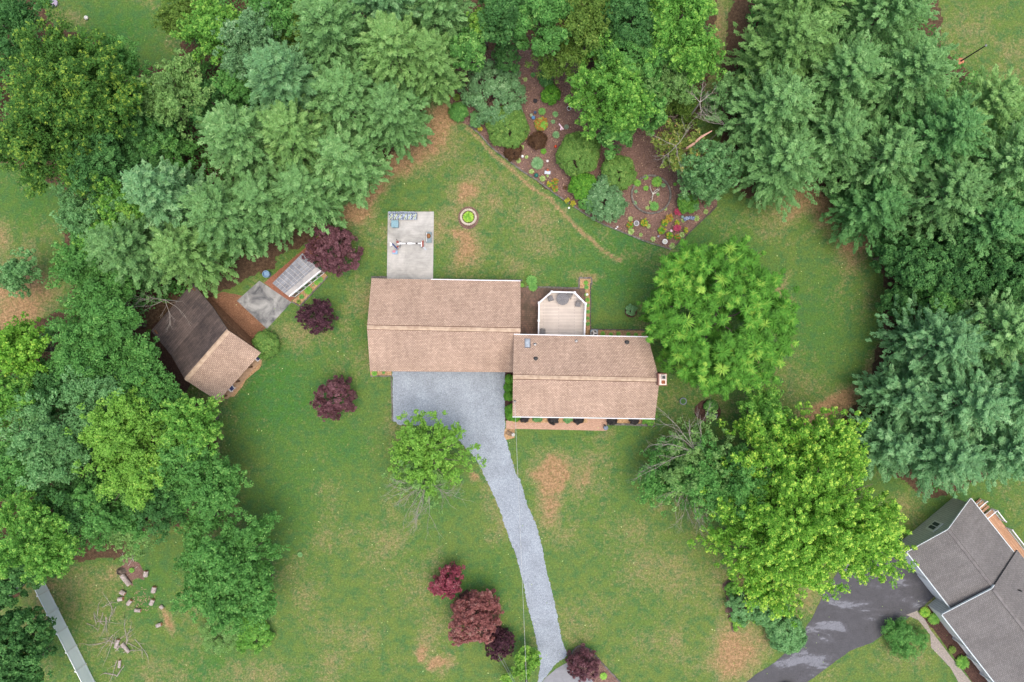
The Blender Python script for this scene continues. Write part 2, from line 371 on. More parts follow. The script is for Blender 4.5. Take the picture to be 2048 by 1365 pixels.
WOODS = [
 [(-900, -900), (40, -300), (60, 0), (110, 50), (210, 90), (262, 140), (350, 130), (372, 60), (360, 0), (380, -500), (560, -500), (600, 0), (950, -20), (900, 150), (800, 300), (700, 395), (640, 460), (560, 520), (420, 600), (300, 660), (330, 760), (420, 830), (440, 930), (480, 1000), (420, 1020), (330, 1060), (240, 1110), (120, 1130), (40, 1190), (-900, 1200), (-900, 690), (60, 650), (150, 620), (130, 500), (140, 380), (0, 330), (-900, 330)],
 [(520, 0), (560, -700), (1440, -700), (1440, 20), (1420, 130), (1400, 250), (1420, 400), (1340, 500), (1150, 420), (930, 250), (880, 160)],
 [(1470, 0), (1530, -600), (1840, -600), (1880, 100), (1960, 160), (2000, 220), (2700, 250), (2700, 960), (1980, 950), (1850, 1000), (1740, 900), (1680, 850), (1740, 760), (1780, 620), (1760, 500), (1700, 440), (1600, 360), (1500, 400), (1450, 360), (1440, 180)],
]
def ground():
    xs = np.concatenate([[-500, -300, -180, -110, -80], np.arange(-64, 64.01, 0.26), [80, 110, 180, 300, 500]])
    ys = np.concatenate([[-500, -300, -180, -100, -60], np.arange(-44, 44.01, 0.26), [60, 100, 180, 300, 500]])
    X, Y = np.meshgrid(xs, ys); nx, ny = len(xs), len(ys)
    px = X / GS + 1024; py = 682.5 - Y / GS
    wx = px + (fbm(X, Y, 3.2, 11, 5) - .5) * 60; wy = py + (fbm(X, Y, 3.2, 31, 5) - .5) * 60
    dry = (fbm(X, Y, 4, 51, 6) - .45) * 1.45 + 0.09
    for (a, b, rx, ry, tl, am) in DRY:
        am = am * .9 if b > 880 and rx > 24 and am < .9 else am * 1.12
        co, si = math.cos(R_(tl)), math.sin(R_(tl)); dx = wx - a; dy = wy - b
        u = (dx * co + dy * si) / rx; v = (-dx * si + dy * co) / ry
        dry = np.maximum(dry, am * np.exp(-(u * u + v * v) * 0.75) + 0.5 * (dry - .2))
    lush = (fbm(X, Y, 9, 71, 4) - .5) * 0.9 + 0.3
    lush = lush - .28 * np.clip((py - 940) / 200, 0, 1) * np.clip((px - 560) / 150, 0, 1) * (px < 1900)
    for (a, b, rx, ry, am) in LUSH:
        lush = lush + am * np.exp(-(((wx - a) / rx) ** 2 + ((wy - b) / ry) ** 2)) * 0.7; dry = dry - 0.35 * am * np.exp(-(((wx - a) / rx) ** 2 + ((wy - b) / ry) ** 2))
    tr = np.full(X.shape, 1e9); w2x = px + (wx - px) * .3; w2y = py + (wy - py) * .3
    for (x1, y1), (x2, y2) in zip(TRAIL[:-1], TRAIL[1:]):
        L2 = (x2 - x1) ** 2 + (y2 - y1) ** 2; t = np.clip(((w2x - x1) * (x2 - x1) + (w2y - y1) * (y2 - y1)) / L2, 0, 1)
        tr = np.minimum(tr, np.hypot(w2x - x1 - t * (x2 - x1), w2y - y1 - t * (y2 - y1)))
    dry = np.maximum(dry, .92 * np.exp(-(tr / 5.2) ** 2))
    litter = np.zeros(X.shape)
    for poly in WOODS: litter = np.maximum(litter, inpoly(w2x * .5 + wx * .5, w2y * .5 + wy * .5, poly) * 1.0)
    me = bpy.data.meshes.new('ground')
    co = np.stack([X, Y, np.zeros_like(X)], -1).reshape(-1, 3).astype(np.float32)
    idx = np.arange(nx * ny).reshape(ny, nx)
    q = np.stack([idx[:-1, :-1], idx[:-1, 1:], idx[1:, 1:], idx[1:, :-1]], -1).reshape(-1, 4)
    quadmesh(me, co, q)
    at = me.attributes.new('g', 'FLOAT_COLOR', 'POINT')
    at.data.foreach_set('color', np.stack([np.clip(dry, 0, 1), np.clip(lush, 0, 1), litter, np.ones_like(X)], -1).astype(np.float32).ravel())
    t = NT('lawn'); a = t.n('ShaderNodeAttribute'); a.attribute_name = 'g'; sp = t.n('ShaderNodeSeparateColor'); t.l(a.outputs['Color'], sp.inputs[0])
    f1 = t.noise(2.6, 5, 0.75); f2 = t.noise(12, 3, 0.8); f3 = t.noise(0.9, 4, 0.65)
    f4 = t.noise(1.9, 4, 0.7, dist=0.6); f5 = t.noise(4.5, 4, 0.8)
    green = t.mix(sp.outputs[1], lin((100, 118, 58)), lin((68, 110, 48)))
    green = t.mix(t.ramp(f3, [(0.42, g3(0)), (0.64, g3(0.75))]), green, lin((64, 104, 62)))
    green = t.mix(t.ramp(f4, [(0.50, g3(0)), (0.72, g3(0.6))]), green, lin((96, 112, 56)))
    d = t.math('ADD', sp.outputs[0], t.math('MULTIPLY', t.math('SUBTRACT', f1, 0.5), 1.3))
    d = t.math('ADD', d, t.math('MULTIPLY', t.math('SUBTRACT', f4, 0.5), 1.5))
    d = t.math('ADD', d, t.math('MULTIPLY', t.math('SUBTRACT', f5, 0.5), 1.0))
    c = t.mix(t.ramp(d, [(0.18, g3(0)), (0.98, g3(0.92))]), green, t.mix(t.ramp(sp.outputs[0], [(.45, g3(1)), (.85, g3(0))]), t.mix(t.ramp(f1, [(.35, g3(0)), (.65, g3(1))]), lin((132, 101, 74)), lin((170, 138, 104))), lin((144, 130, 94))))
    c = t.mix(1.0, c, t.ramp(f5, [(0.32, g3(0.64)), (0.68, g3(1.38))]), 'MULTIPLY')
    c = t.mix(1.0, c, t.ramp(t.noise(8, 2, .8), [(0.30, g3(0.74)), (0.70, g3(1.26))]), 'MULTIPLY')
    soil = t.ramp(t.noise(3.0, 5, 0.75), [(0.3, lin((58, 46, 36))), (0.55, lin((92, 74, 58))), (0.75, lin((124, 102, 82)))])
    c = t.mix(t.ramp(t.math('ADD', sp.outputs[2], t.math('MULTIPLY', t.math('SUBTRACT', f1, 0.5), 0.8)), [(0.35, g3(0)), (0.7, g3(1))]), c, soil)
    c = t.mix(1.0, c, t.ramp(f2, [(0.25, g3(0.68)), (0.75, g3(1.3))]), 'MULTIPLY')
    t.bump(f2, 0.7, 0.05); t.done(c, 0.95); t.p.inputs['Specular IOR Level'].default_value = 0.1
    o = link('ground', me, t.m); tag(o, kind='structure')

def quadmesh(me, co, q, attr=None, smooth=False):
    me.vertices.add(len(co)); me.vertices.foreach_set('co', np.ascontiguousarray(co, np.float32).ravel())
    me.loops.add(q.size); me.loops.foreach_set('vertex_index', np.ascontiguousarray(q, np.int32).ravel())
    me.polygons.add(len(q)); me.polygons.foreach_set('loop_start', np.arange(0, q.size, q.shape[1], dtype=np.int32))
    me.update(calc_edges=True)
    if attr is not None:
        at = me.attributes.new('v', 'FLOAT', 'POINT'); at.data.foreach_set('value', np.ascontiguousarray(attr, np.float32).ravel())
ground()

def rough_poly(pts, step=0.5, amp=0.0, seed=1, close=True):
    rnd = random.Random(seed); out = []
    n = len(pts)
    for i in range(n):
        a = pts[i]; b = pts[(i + 1) % n]; L = math.hypot(b[0] - a[0], b[1] - a[1]); k = max(1, int(L / step)) if amp else 1
        for j in range(k):
            t = j / k; w = amp if (j or amp > .05) else 0
            out.append((a[0] + (b[0] - a[0]) * t + rnd.uniform(-w, w), a[1] + (b[1] - a[1]) * t + rnd.uniform(-w, w)))
    return out
def sheet(name, pts, z, m, amp=0.0, step=0.4, seed=1, thick=0.0, **kw):
    p = rough_poly([P(x, y)[:2] for x, y in pts], step, amp, seed)
    b = MB(); a = sum(p[i][0] * p[(i + 1) % len(p)][1] - p[(i + 1) % len(p)][0] * p[i][1] for i in range(len(p)))
    if a < 0: p = p[::-1]
    if thick: b.prism(p, z - thick, z)
    else: b.add([(x, y, z) for x, y in p], [tuple(range(len(p)))])
    o = b.build(name, m); tag(o, kind='structure', **kw); return o
def smoothline(pts, k=6):
    out = []
    n = len(pts)
    for i in range(n - 1):
        p0 = pts[max(i - 1, 0)]; p1 = pts[i]; p2 = pts[i + 1]; p3 = pts[min(i + 2, n - 1)]
        for j in range(k):
            t = j / k
            out.append(tuple(0.5 * ((2 * p1[d]) + (-p0[d] + p2[d]) * t + (2 * p0[d] - 5 * p1[d] + 4 * p2[d] - p3[d]) * t * t + (-p0[d] + 3 * p1[d] - 3 * p2[d] + p3[d]) * t ** 3) for d in range(len(p1))))
    out.append(tuple(pts[-1])); return out

# setting sheets
west = smoothline([(898, 858), (925, 890), (952, 920), (968, 950), (985, 985), (1003, 1030), (1014, 1065), (1033, 1115), (1046, 1165), (1056, 1215), (1068, 1260), (1076, 1300), (1080, 1330), (1072, 1380)])
east = smoothline([(1010, 830), (1011, 870), (1022, 915), (1033, 948), (1042, 965), (1053, 1005), (1066, 1035), (1082, 1085), (1092, 1135), (1104, 1185), (1115, 1235), (1124, 1280), (1134, 1310), (1110, 1330), (1080, 1370)])
sheet('driveway', [(785, 742), (785, 800), (786, 842), (800, 850), (860, 852)] + west + east[::-1] + [(1010, 742)], 0.02, GRAVEL, 0.075, 0.15, 3)
sheet('road', [(1078, 1372), (1092, 1355), (1112, 1338), (1136, 1325), (1150, 1330), (1175, 1350), (1195, 1372), (1190, 1440), (1060, 1440)], 0.026, ROADC, 0.03)
sheet('concrete_pad', [(776, 424), (868, 424), (866, 562), (774, 562)], 0.09, PADC, thick=0.12)
sheet('path', [(430, 800), (455, 775), (505, 728), (525, 722), (522, 733), (506, 748), (488, 768), (478, 782), (466, 792), (440, 806)], 0.015, PEA, 0.12, 0.4, 5)
sheet('pine_straw', [(420, 596), (445, 585), (490, 592), (535, 655), (522, 664), (512, 690), (480, 672), (450, 640)], 0.012, NEEDLES, 0.12, 0.4, 6)
sheet('concrete_slab', [(474, 602), (519, 562), (583, 605), (534, 658)], 0.05, STAINED, thick=0.08)
sheet('flower_bed', [(880, 160), (905, 150), (940, 105), (960, 100), (1150, 100), (1200, 200), (1300, 240), (1400, 280), (1440, 330), (1434, 412), (1342, 499), (1238, 462), (1165, 425), (1106, 385), (1045, 343), (985, 297), (940, 252), (912, 240), (895, 210)], 0.012, MULCH, 0.05, 0.6, 7)
sheet('patio', [(1041, 575), (1180, 577), (1180, 680), (1030, 680)], 0.03, BRICKD, thick=0.05)
sheet('brick_walk', [(1013, 834), (1304, 834), (1213, 836), (1213, 861), (1030, 858), (1030, 870), (1012, 866)][:0] + [(1012, 838), (1214, 838), (1213, 862), (1030, 858), (1029, 862), (1012, 860)], 0.03, BRICKW, thick=0.05)
sheet('gravel_bed', [(1010, 858), (1029, 858), (1029, 876), (1012, 880), (1008, 872)], 0.036, PEA, 0.05, 0.3, 8)
sheet('front_bed', [(1024, 825), (1175, 825), (1175, 846), (1024, 846)], 0.036, PEA, 0.03, 0.3, 9)
sheet('front_bed', [(1214, 825), (1309, 825), (1309, 850), (1214, 846)], 0.02, PEA, 0.03, 0.3, 10)
sheet('side_bed', [(1010, 742), (1027, 742), (1027, 840), (1010, 842)], 0.03, MULCH_D, 0.03, 0.3, 11)
sheet('back_bed', [(1182, 659), (1296, 662), (1296, 680), (1182, 680)], 0.02, PEA, 0.03, 0.3, 12)
sheet('side_bed', [(1171, 566), (1181, 566), (1181, 680), (1171, 680)], 0.036, PEA, 0.03, 0.3, 13)
sheet('planting_bed', [(1158, 557), (1183, 557), (1183, 577), (1158, 577)], 0.044, PEA, 0.02, 0.3, 14)
sheet('corner_bed', [(741, 742), (783, 742), (783, 752), (741, 752)], 0.02, PEA, 0.03, 0.3, 15)
sheet('greenhouse_apron', [(528, 566), (606, 500), (640, 470), (655, 480), (600, 545), (592, 594), (580, 606)], 0.02, pavers('red_paver_border', lin((162, 108, 84)), lin((140, 92, 72)), lin((110, 78, 64)), 0.2, 0.1, None, 0.78), 0.03, 0.3)
sheet('greenhouse_bed', [(585, 603), (600, 612), (655, 552), (645, 540)], 0.03, PEA, 0.05, 0.3, 16)
sheet('mulch_ring', [(1415 + 27 * math.cos(t * .39) , 822 + 22 * math.sin(t * .39)) for t in range(16)], 0.012, MULCH_D, 0.06, 0.3, 17)
sheet('mulch_bed', [(918, 1190), (935, 1178), (945, 1190), (950, 1208), (1000, 1250), (1012, 1262), (990, 1300), (930, 1230)], 0.012, MULCH_D, 0.1, 0.4, 18)
sheet('mulch_bed', [(1136, 1320), (1150, 1298), (1163, 1293), (1178, 1300), (1200, 1325), (1240, 1365), (1238, 1400), (1200, 1400), (1180, 1350), (1150, 1330)], 0.03, MULCH, 0.06, 0.4, 19)
sheet('asphalt_driveway', [(1480, 1375), (1510, 1350), (1550, 1325), (1590, 1290), (1612, 1255), (1625, 1235), (1650, 1180), (1700, 1110), (1780, 1060), (1830, 1090), (1850, 1130), (1904, 1195), (1900, 1205), (1868, 1194), (1832, 1226), (1790, 1252), (1745, 1285), (1700, 1302), (1655, 1335), (1610, 1368), (1560, 1420), (1400, 1440)], 0.02, ASPHALT, 0.05, 0.4, 20)
sheet('walkway', [(1812, 1230), (1834, 1222), (1850, 1240), (1862, 1262), (1880, 1285), (1905, 1318), (1945, 1368), (1960, 1400), (1930, 1400), (1915, 1362), (1900, 1335), (1862, 1295), (1860, 1270), (1836, 1240)], 0.03, BRICKN, 0.02, 0.4, 21)
sheet('mulch_bed', [(1836, 1228), (1856, 1212), (1990, 1370), (1950, 1372), (1905, 1312), (1870, 1262)], 0.016, MULCH_D, 0.08, 0.4, 22)
sheet('bare_patch', [(1450, 1165), (1462, 1150), (1500, 1200), (1490, 1240), (1470, 1260), (1452, 1220)], 0.012, MULCH, 0.35, 0.4, 23)
sheet('dirt_patch', [(244, 1130), (262, 1118), (282, 1136), (286, 1160), (262, 1168), (240, 1150)], 0.012, MULCH, 0.42, 0.4, 24)
sheet('shrub_bed', [(1262 + 13 * math.cos(t * .52), 624 + 12 * math.sin(t * .52)) for t in range(12)], 0.012, MULCH_D, 0.05, 0.3, 25)
sheet('cabin_yard', [(300, 660), (345, 615), (420, 590), (455, 640), (370, 790), (430, 810), (400, 830), (330, 760)], 0.01, MULCH_D, 0.2, 0.5, 26)

# ---------------------------------------------------------------- plants
UP = np.array([0, 0, 1.0])
def nrm(a): return a / np.maximum(np.linalg.norm(a, axis=-1, keepdims=True), 1e-9)
def leaves(c, n, t, a, b, v0, v1=None):
    "rhombic leaves: centre c, normal n, long axis t, half length a, half width b"
    t = nrm(t - n * np.sum(t * n, -1, keepdims=True)); s = np.cross(n, t)
    N = len(c); a = np.broadcast_to(a, (N,))[:, None]; b = np.broadcast_to(b, (N,))[:, None]
    co = np.empty((N, 4, 3)); co[:, 0] = c - t * a; co[:, 1] = c + s * b; co[:, 2] = c + t * a; co[:, 3] = c - s * b
    v1 = v0 if v1 is None else v1
    at = np.stack([v0, (v0 + v1) / 2, v1, (v0 + v1) / 2], 1)
    return co.reshape(-1, 3), at.ravel()
def leafmesh(name, parts, m, parent=None, loc=None):
    co = np.concatenate([p[0] for p in parts]); at = np.clip(np.concatenate([p[1] for p in parts]), 0, 1)
    me = bpy.data.meshes.new(name); quadmesh(me, co, np.arange(len(co)).reshape(-1, 4), at)
    return link(name, me, m, parent, loc)
def rdir(r, n): return nrm(r.normal(size=(n, 3)))

def crown_broad(r, R, hh, rc=0.75, dens=1.0, leaf=(0.145, 0.085), mode='leaf', lob=None, gap=0.0):
    "leaf clusters over a few overlapping lobes; local coordinates with the middle of the crown at 0"
    nl = lob or max(5, int(3 + R * 1.7)); L = []
    for i in range(nl):
        if i == 0: L.append((0, 0, hh * 0.5, R * 0.42)); continue
        rr = R * math.sqrt(r.uniform(0.10, 0.62)); th = i * 2.4 + r.uniform(-.5, .5); q = R * r.uniform(0.26, 0.40)
        rr = min(rr, R * 1.02 - q); L.append((rr * math.cos(th), rr * math.sin(th), hh * (0.62 - (rr / R) ** 2 * 0.95) + r.uniform(-.1, .1) * hh, q))
    L = np.array(L); cs = []; ns = []
    for i, (x, y, z, q) in enumerate(L):
        k = int(3.4 * (q / rc) ** 2 * 1.6) + 4; d = rdir(r, k * 2); d = d[d[:, 2] > -0.45][:k]
        p = np.array([x, y, z]) + d * q * np.array([1, 1, 0.72]) * r.uniform(0.82, 1.1, (len(d), 1))
        ok = np.ones(len(p), bool)
        for j, (x2, y2, z2, q2) in enumerate(L):
            if j != i: ok &= np.linalg.norm((p - np.array([x2, y2, z2])) / np.array([1, 1, .72]), axis=1) > q2 * 0.78
        cs.append(p[ok]); ns.append(d[ok])
    # low skirt so that the crown closes below
    k = int(1.2 * (R / rc) ** 2); th = r.uniform(0, 6.283, k); rr = R * np.sqrt(r.uniform(0, .8, k))
    cs.append(np.stack([rr * np.cos(th), rr * np.sin(th), r.uniform(-.5, .0, k) * hh], 1)); ns.append(nrm(np.stack([np.cos(th) * .4, np.sin(th) * .4, np.ones(k)], 1)))
    k = int(1.1 * (R / rc) ** 2); th = r.uniform(0, 6.283, k); rr = R * r.uniform(.45, .9, k)
    cs.append(np.stack([rr * np.cos(th), rr * np.sin(th), r.uniform(-1.25, -.3, k) * hh], 1)); ns.append(nrm(np.stack([np.cos(th), np.sin(th), np.full(k, .5)], 1)))
    c = np.concatenate(cs); n = np.concatenate(ns)
    tw = r.rand(len(c)) < .5; c2 = c[tw] + n[tw] * rc * r.uniform(.5, 1.25, (tw.sum(), 1)); c = np.concatenate([c, c2]); n = np.concatenate([n, n[tw]])
    sz = np.concatenate([np.ones(len(c) - len(c2)), np.full(len(c2), .6)])
    if gap: keep = r.rand(len(c)) > gap; c = c[keep]; n = n[keep]; sz = sz[keep]
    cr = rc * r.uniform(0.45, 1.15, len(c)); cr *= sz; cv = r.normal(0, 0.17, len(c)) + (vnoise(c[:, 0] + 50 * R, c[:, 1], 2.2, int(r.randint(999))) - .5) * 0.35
    if mode == 'star':
        k = int(30 * dens); C_ = np.repeat(c, k, 0); N = len(C_); th = r.uniform(0, 6.283, N)
        d = np.stack([np.cos(th), np.sin(th), r.uniform(-.35, .35, N)], 1); ln = np.repeat(cr, k) * r.uniform(.55, 1.1, N)
        cc = C_ + d * ln[:, None] * .5 + np.array([0, 0, 1]) * r.uniform(-.1, .25, (N, 1)); nn = nrm(UP * 1.0 + rdir(r, N) * .45)
        v = .30 + np.repeat(cv, k) + r.normal(0, .1, N)
        return [leaves(cc, nn, d, ln * .5, 0.07, v + .40, v - .08)]
    k = int((96 if mode == 'leaf' else 44) * dens * (rc / 0.75) ** 2 * (0.17 / leaf[0]) ** 1.3)
    C_ = np.repeat(c, k, 0); NN = np.repeat(n, k, 0); N = len(C_); rr = np.repeat(cr, k)
    d = rdir(r, N) * (r.uniform(0.15, 1, (N, 1)) ** .45); dn = np.sum(d * NN, 1, keepdims=True)
    d = d - NN * dn * 0.5 + NN * 0.15; pos = C_ + d * rr[:, None]
    nn = nrm(NN * .3 + UP * .45 + d * .4 + rdir(r, N) * .75)
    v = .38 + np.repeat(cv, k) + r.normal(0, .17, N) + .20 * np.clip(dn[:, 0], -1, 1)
    if mode == 'tuft':
        out = [leaves(pos, nn, rdir(r, N), leaf[0] * r.uniform(.7, 1.2, N), leaf[1], v)]
        kt = 5; c2 = np.repeat(c, kt, 0); n2 = np.repeat(n, kt, 0); N2 = len(c2); d2 = rdir(r, N2); s2 = nrm(c2 * np.array([1, 1, 0]) + 1e-5)
        c2 = c2 + (nrm(n2 + d2 * .9) * np.repeat(cr, kt)[:, None]) * 1.05
        for _ in range(1):
            sp = np.repeat(c2, 5, 0) + rdir(r, N2 * 5) * 0.11; dd = nrm(np.repeat(n2, 5, 0) * .5 + UP * .6 + rdir(r, N2 * 5) * .5)
            out.append(leaves(sp, nrm(UP + rdir(r, N2 * 5) * .5), dd, 0.12, 0.065, np.repeat(.78 + r.normal(0, .12, N2), 5), np.repeat(.95 + r.normal(0, .1, N2), 5)))
        return out
    return [leaves(pos, nn, rdir(r, N), leaf[0] * r.uniform(.7, 1.25, N), leaf[1] * r.uniform(.8, 1.2, N), v)]

def crown_bough(r, R, hh, rc=0.5, dens=1.0, leaf=(0.132, 0.078), gap=0.0, nb=None, tips=True, lob=None):
    "leafy boughs reaching out from the middle of the crown"
    nb = nb or int(1.15 * R * R * (0.55 / rc) ** .5) + 14; d = rdir(r, nb * 3); d = d[d[:, 2] > -0.5]; d = d[:nb]
    az = np.arctan2(d[:, 1], d[:, 0]); prof = 1 + .13 * np.sin(3 * az + r.uniform(0, 6)) + .09 * np.sin(5 * az + r.uniform(0, 6))
    L = r.uniform(.72, 1.06, len(d)) * prof; E = d * np.array([R, R, hh])[None, :]; nt = 6; t = np.tile(np.linspace(.34, 1.0, nt), len(d))
    Er = np.repeat(E * L[:, None], nt, 0); dr = np.repeat(nrm(E), nt, 0); w = R * .16
    c = Er * t[:, None] + r.normal(0, 1, (len(t), 3)) * np.array([1, 1, .5]) * (w * (1.1 - .7 * t))[:, None] - UP * ((1 - t) * hh * .1)[:, None]
    k2 = 3; c = np.repeat(c, k2, 0) + r.normal(0, rc * .8, (len(c) * k2, 3)); dr = np.repeat(dr, k2, 0); t = np.repeat(t, k2)
    if gap: m = r.rand(len(c)) > gap; c = c[m]; dr = dr[m]; t = t[m]
    tone = np.repeat(np.repeat(r.normal(0, .10, nb)[:len(d)], nt), k2); tone = tone[:len(c)] if len(tone) >= len(c) else np.zeros(len(c))
    cr = rc * r.uniform(.5, 1.1, len(c)); k = max(6, int(30 * dens * (rc / .5) ** 2 * (.15 / leaf[0]) ** 1.3)); C_ = np.repeat(c, k, 0); D = np.repeat(dr, k, 0); N = len(C_)
    q = rdir(r, N) * (r.uniform(.1, 1, (N, 1)) ** .5); q[:, 2] *= .7; pos = C_ + q * np.repeat(cr, k)[:, None] + D * .1
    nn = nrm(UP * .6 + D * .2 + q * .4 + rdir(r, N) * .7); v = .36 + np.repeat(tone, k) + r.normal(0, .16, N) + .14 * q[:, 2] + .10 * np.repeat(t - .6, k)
    out = [leaves(pos, nn, nrm(D + rdir(r, N) * .9), leaf[0] * r.uniform(.7, 1.25, N), leaf[1] * r.uniform(.8, 1.2, N), v)]
    if tips:
        m = (t > .7) & (r.rand(len(c)) < .75); c2 = np.repeat(c[m] + nrm(dr[m] + UP * .5) * cr[m][:, None] * .95, 7, 0); d2 = np.repeat(dr[m], 7, 0); N2 = len(c2)
        out.append(leaves(c2 + rdir(r, N2) * .12, nrm(UP + rdir(r, N2) * .6), nrm(d2 * .5 + UP * .4 + rdir(r, N2) * .7), .12, .06, .68 + r.normal(0, .15, N2), .95 + r.normal(0, .1, N2)))
    return out

def crown_pine(r, R, h, z0=0.12, dens=1.0, needle=(0.20, 0.05), dirb=None):
    parts = []; bz = []; bth = []; bl = []
    z = h * z0
    while z < h * 0.985:
        f = (z / h - z0) / (1 - z0); nb = 7 if f < .6 else 5
        for k in range(nb):
            bz.append(z + r.uniform(-.25, .25)); bth.append(k * 6.283 / nb + z * 2.1 + r.uniform(-.35, .35))
            bl.append((R * (1 - f ** 1.9) ** .8 * r.uniform(.70, 1.12) + .35) * (0.75 + .25 * min(1, f * 5)))
        z += 0.62 * (1 - .35 * f)
    bz = np.array(bz); bth = np.array(bth); bl = np.array(bl); f = np.clip((bz / h - z0) / (1 - z0), 0, 1)
    el = np.radians(4 + 38 * f ** 1.5) + r.normal(0, .08, len(f))
    D = np.stack([np.cos(bth) * np.cos(el), np.sin(bth) * np.cos(el), np.sin(el)], 1); S = np.stack([-np.sin(bth), np.cos(bth), 0 * bth], 1)
    npl = 7; t = np.tile(np.linspace(.32, 1.0, npl), len(bz)); Dp = np.repeat(D, npl, 0); Sp = np.repeat(S, npl, 0); Lp = np.repeat(bl, npl); Z = np.repeat(bz, npl)
    side = r.uniform(-1, 1, len(t)) * (1.25 - t) * .95 * np.minimum(Lp * .38, 1.5)
    c = Dp * (Lp * t)[:, None] + Sp * side[:, None]; c[:, 2] += Z + .10 * Lp * t * t
    n = len(c); dd = nrm(Dp + Sp * (side / (Lp * .35 + .1))[:, None] * .6 + UP * .12)
    k = int(29 * dens); cr = (.27 + .26 * (1 - t)) * r.uniform(.8, 1.25, n)
    C_ = np.repeat(c, k, 0); DD = np.repeat(dd, k, 0); N = len(C_); u = r.uniform(-1, 1, N); rad = rdir(r, N) * np.repeat(cr, k)[:, None] * np.sqrt(1.05 - u * .6)[:, None] * .62
    rad[:, 2] *= .75; pos = C_ + DD * (u * np.repeat(cr, k) * 1.0)[:, None] + rad
    lt = nrm(DD * .8 + rdir(r, N) * .7 + UP * .15); nn = nrm(UP * .9 + rad * 1.6 + rdir(r, N) * .5)
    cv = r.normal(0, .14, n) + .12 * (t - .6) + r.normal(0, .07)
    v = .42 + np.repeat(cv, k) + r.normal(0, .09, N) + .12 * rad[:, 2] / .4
    parts.append(leaves(pos, nn, lt, needle[0] * r.uniform(.7, 1.2, N), needle[1] * r.uniform(.9, 1.4, N), v - .06, v + .10))
    wood = [(0, 0, zz, dx * ll, dy * ll, zz + dz * ll) for zz, ll, (dx, dy, dz) in zip(bz[::2], bl[::2] * .8, D[::2])]
    return parts, wood

SEED = [7]
def limb_wood(b, base, h, R, r, top, nlimb=7, tr=None, off=(0, 0)):
    tr = tr or (0.09 + h * 0.013); x, y, z = base
    pts = [(x, y, z), (x + off[0] * .4, y + off[1] * .4, z + h * .3), (x + off[0] * .8 + r.uniform(-.3, .3), y + off[1] * .8 + r.uniform(-.3, .3), z + h * .6), (x + off[0], y + off[1], z + top)]
    b.tube(pts, [tr * 1.25, tr, tr * .7, tr * .25], 8)
    x += off[0]; y += off[1]
    for i in range(nlimb):
        th = i * 2.4 + r.uniform(-.3, .3); z1 = h * r.uniform(.28, .62); L = R * r.uniform(.55, .85); z2 = min(top * .95, z1 + L * r.uniform(.35, .8))
        p0 = (x, y, z + z1); p1 = (x + math.cos(th) * L * .5, y + math.sin(th) * L * .5, z + (z1 + z2) * .5 + .2); p2 = (x + math.cos(th + .2) * L, y + math.sin(th + .2) * L, z + z2)
        b.tube([p0, p1, p2], [tr * .5, tr * .32, tr * .1], 6)

def tree(px, py, Rp, h, leafkey, label, name='tree', cat='tree', kind='leaf', group=None, flat_=1.0, **kw):
    SEED[0] += 1; r = np.random.RandomState(SEED[0] * 7 + 3)
    if kind == 'pine':
        zc = h * 0.42; w = P(px, py, zc); R = M(Rp, zc); base = (w[0], w[1], 0)
        e = empty(name, base, label, cat, group); parts, wood = crown_pine(r, R, h, **kw)
        b = MB(); b.tube([(w[0], w[1], 0), (w[0], w[1], h * .5), (w[0], w[1], h * .97)], [.12 + h * .012, .08 + h * .006, .03], 8)
        for (a0, a1, a2, a3, a4, a5) in wood[::2]: b.tube([(w[0], w[1], a2), (w[0] + a3, w[1] + a4, a5)], [.05, .015], 4)
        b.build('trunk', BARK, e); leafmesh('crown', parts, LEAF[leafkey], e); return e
    R0 = Rp * GS; hh = min(h * .40, R0 * 0.75) * flat_; zc = h - hh * 1.05
    w = P(px, py, zc); R = M(Rp, zc); q_ = math.hypot(w[0], w[1]) + .1; lean = min(.09 * h, q_ * .05); base = (w[0] * (1 + lean / q_), w[1] * (1 + lean / q_), 0)
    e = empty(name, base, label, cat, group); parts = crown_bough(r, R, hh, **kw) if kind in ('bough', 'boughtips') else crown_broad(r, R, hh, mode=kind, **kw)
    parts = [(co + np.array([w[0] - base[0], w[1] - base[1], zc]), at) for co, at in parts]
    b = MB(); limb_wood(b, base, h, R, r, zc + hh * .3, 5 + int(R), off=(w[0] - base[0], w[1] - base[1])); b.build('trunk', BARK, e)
    leafmesh('crown', parts, LEAF[leafkey], e); return e

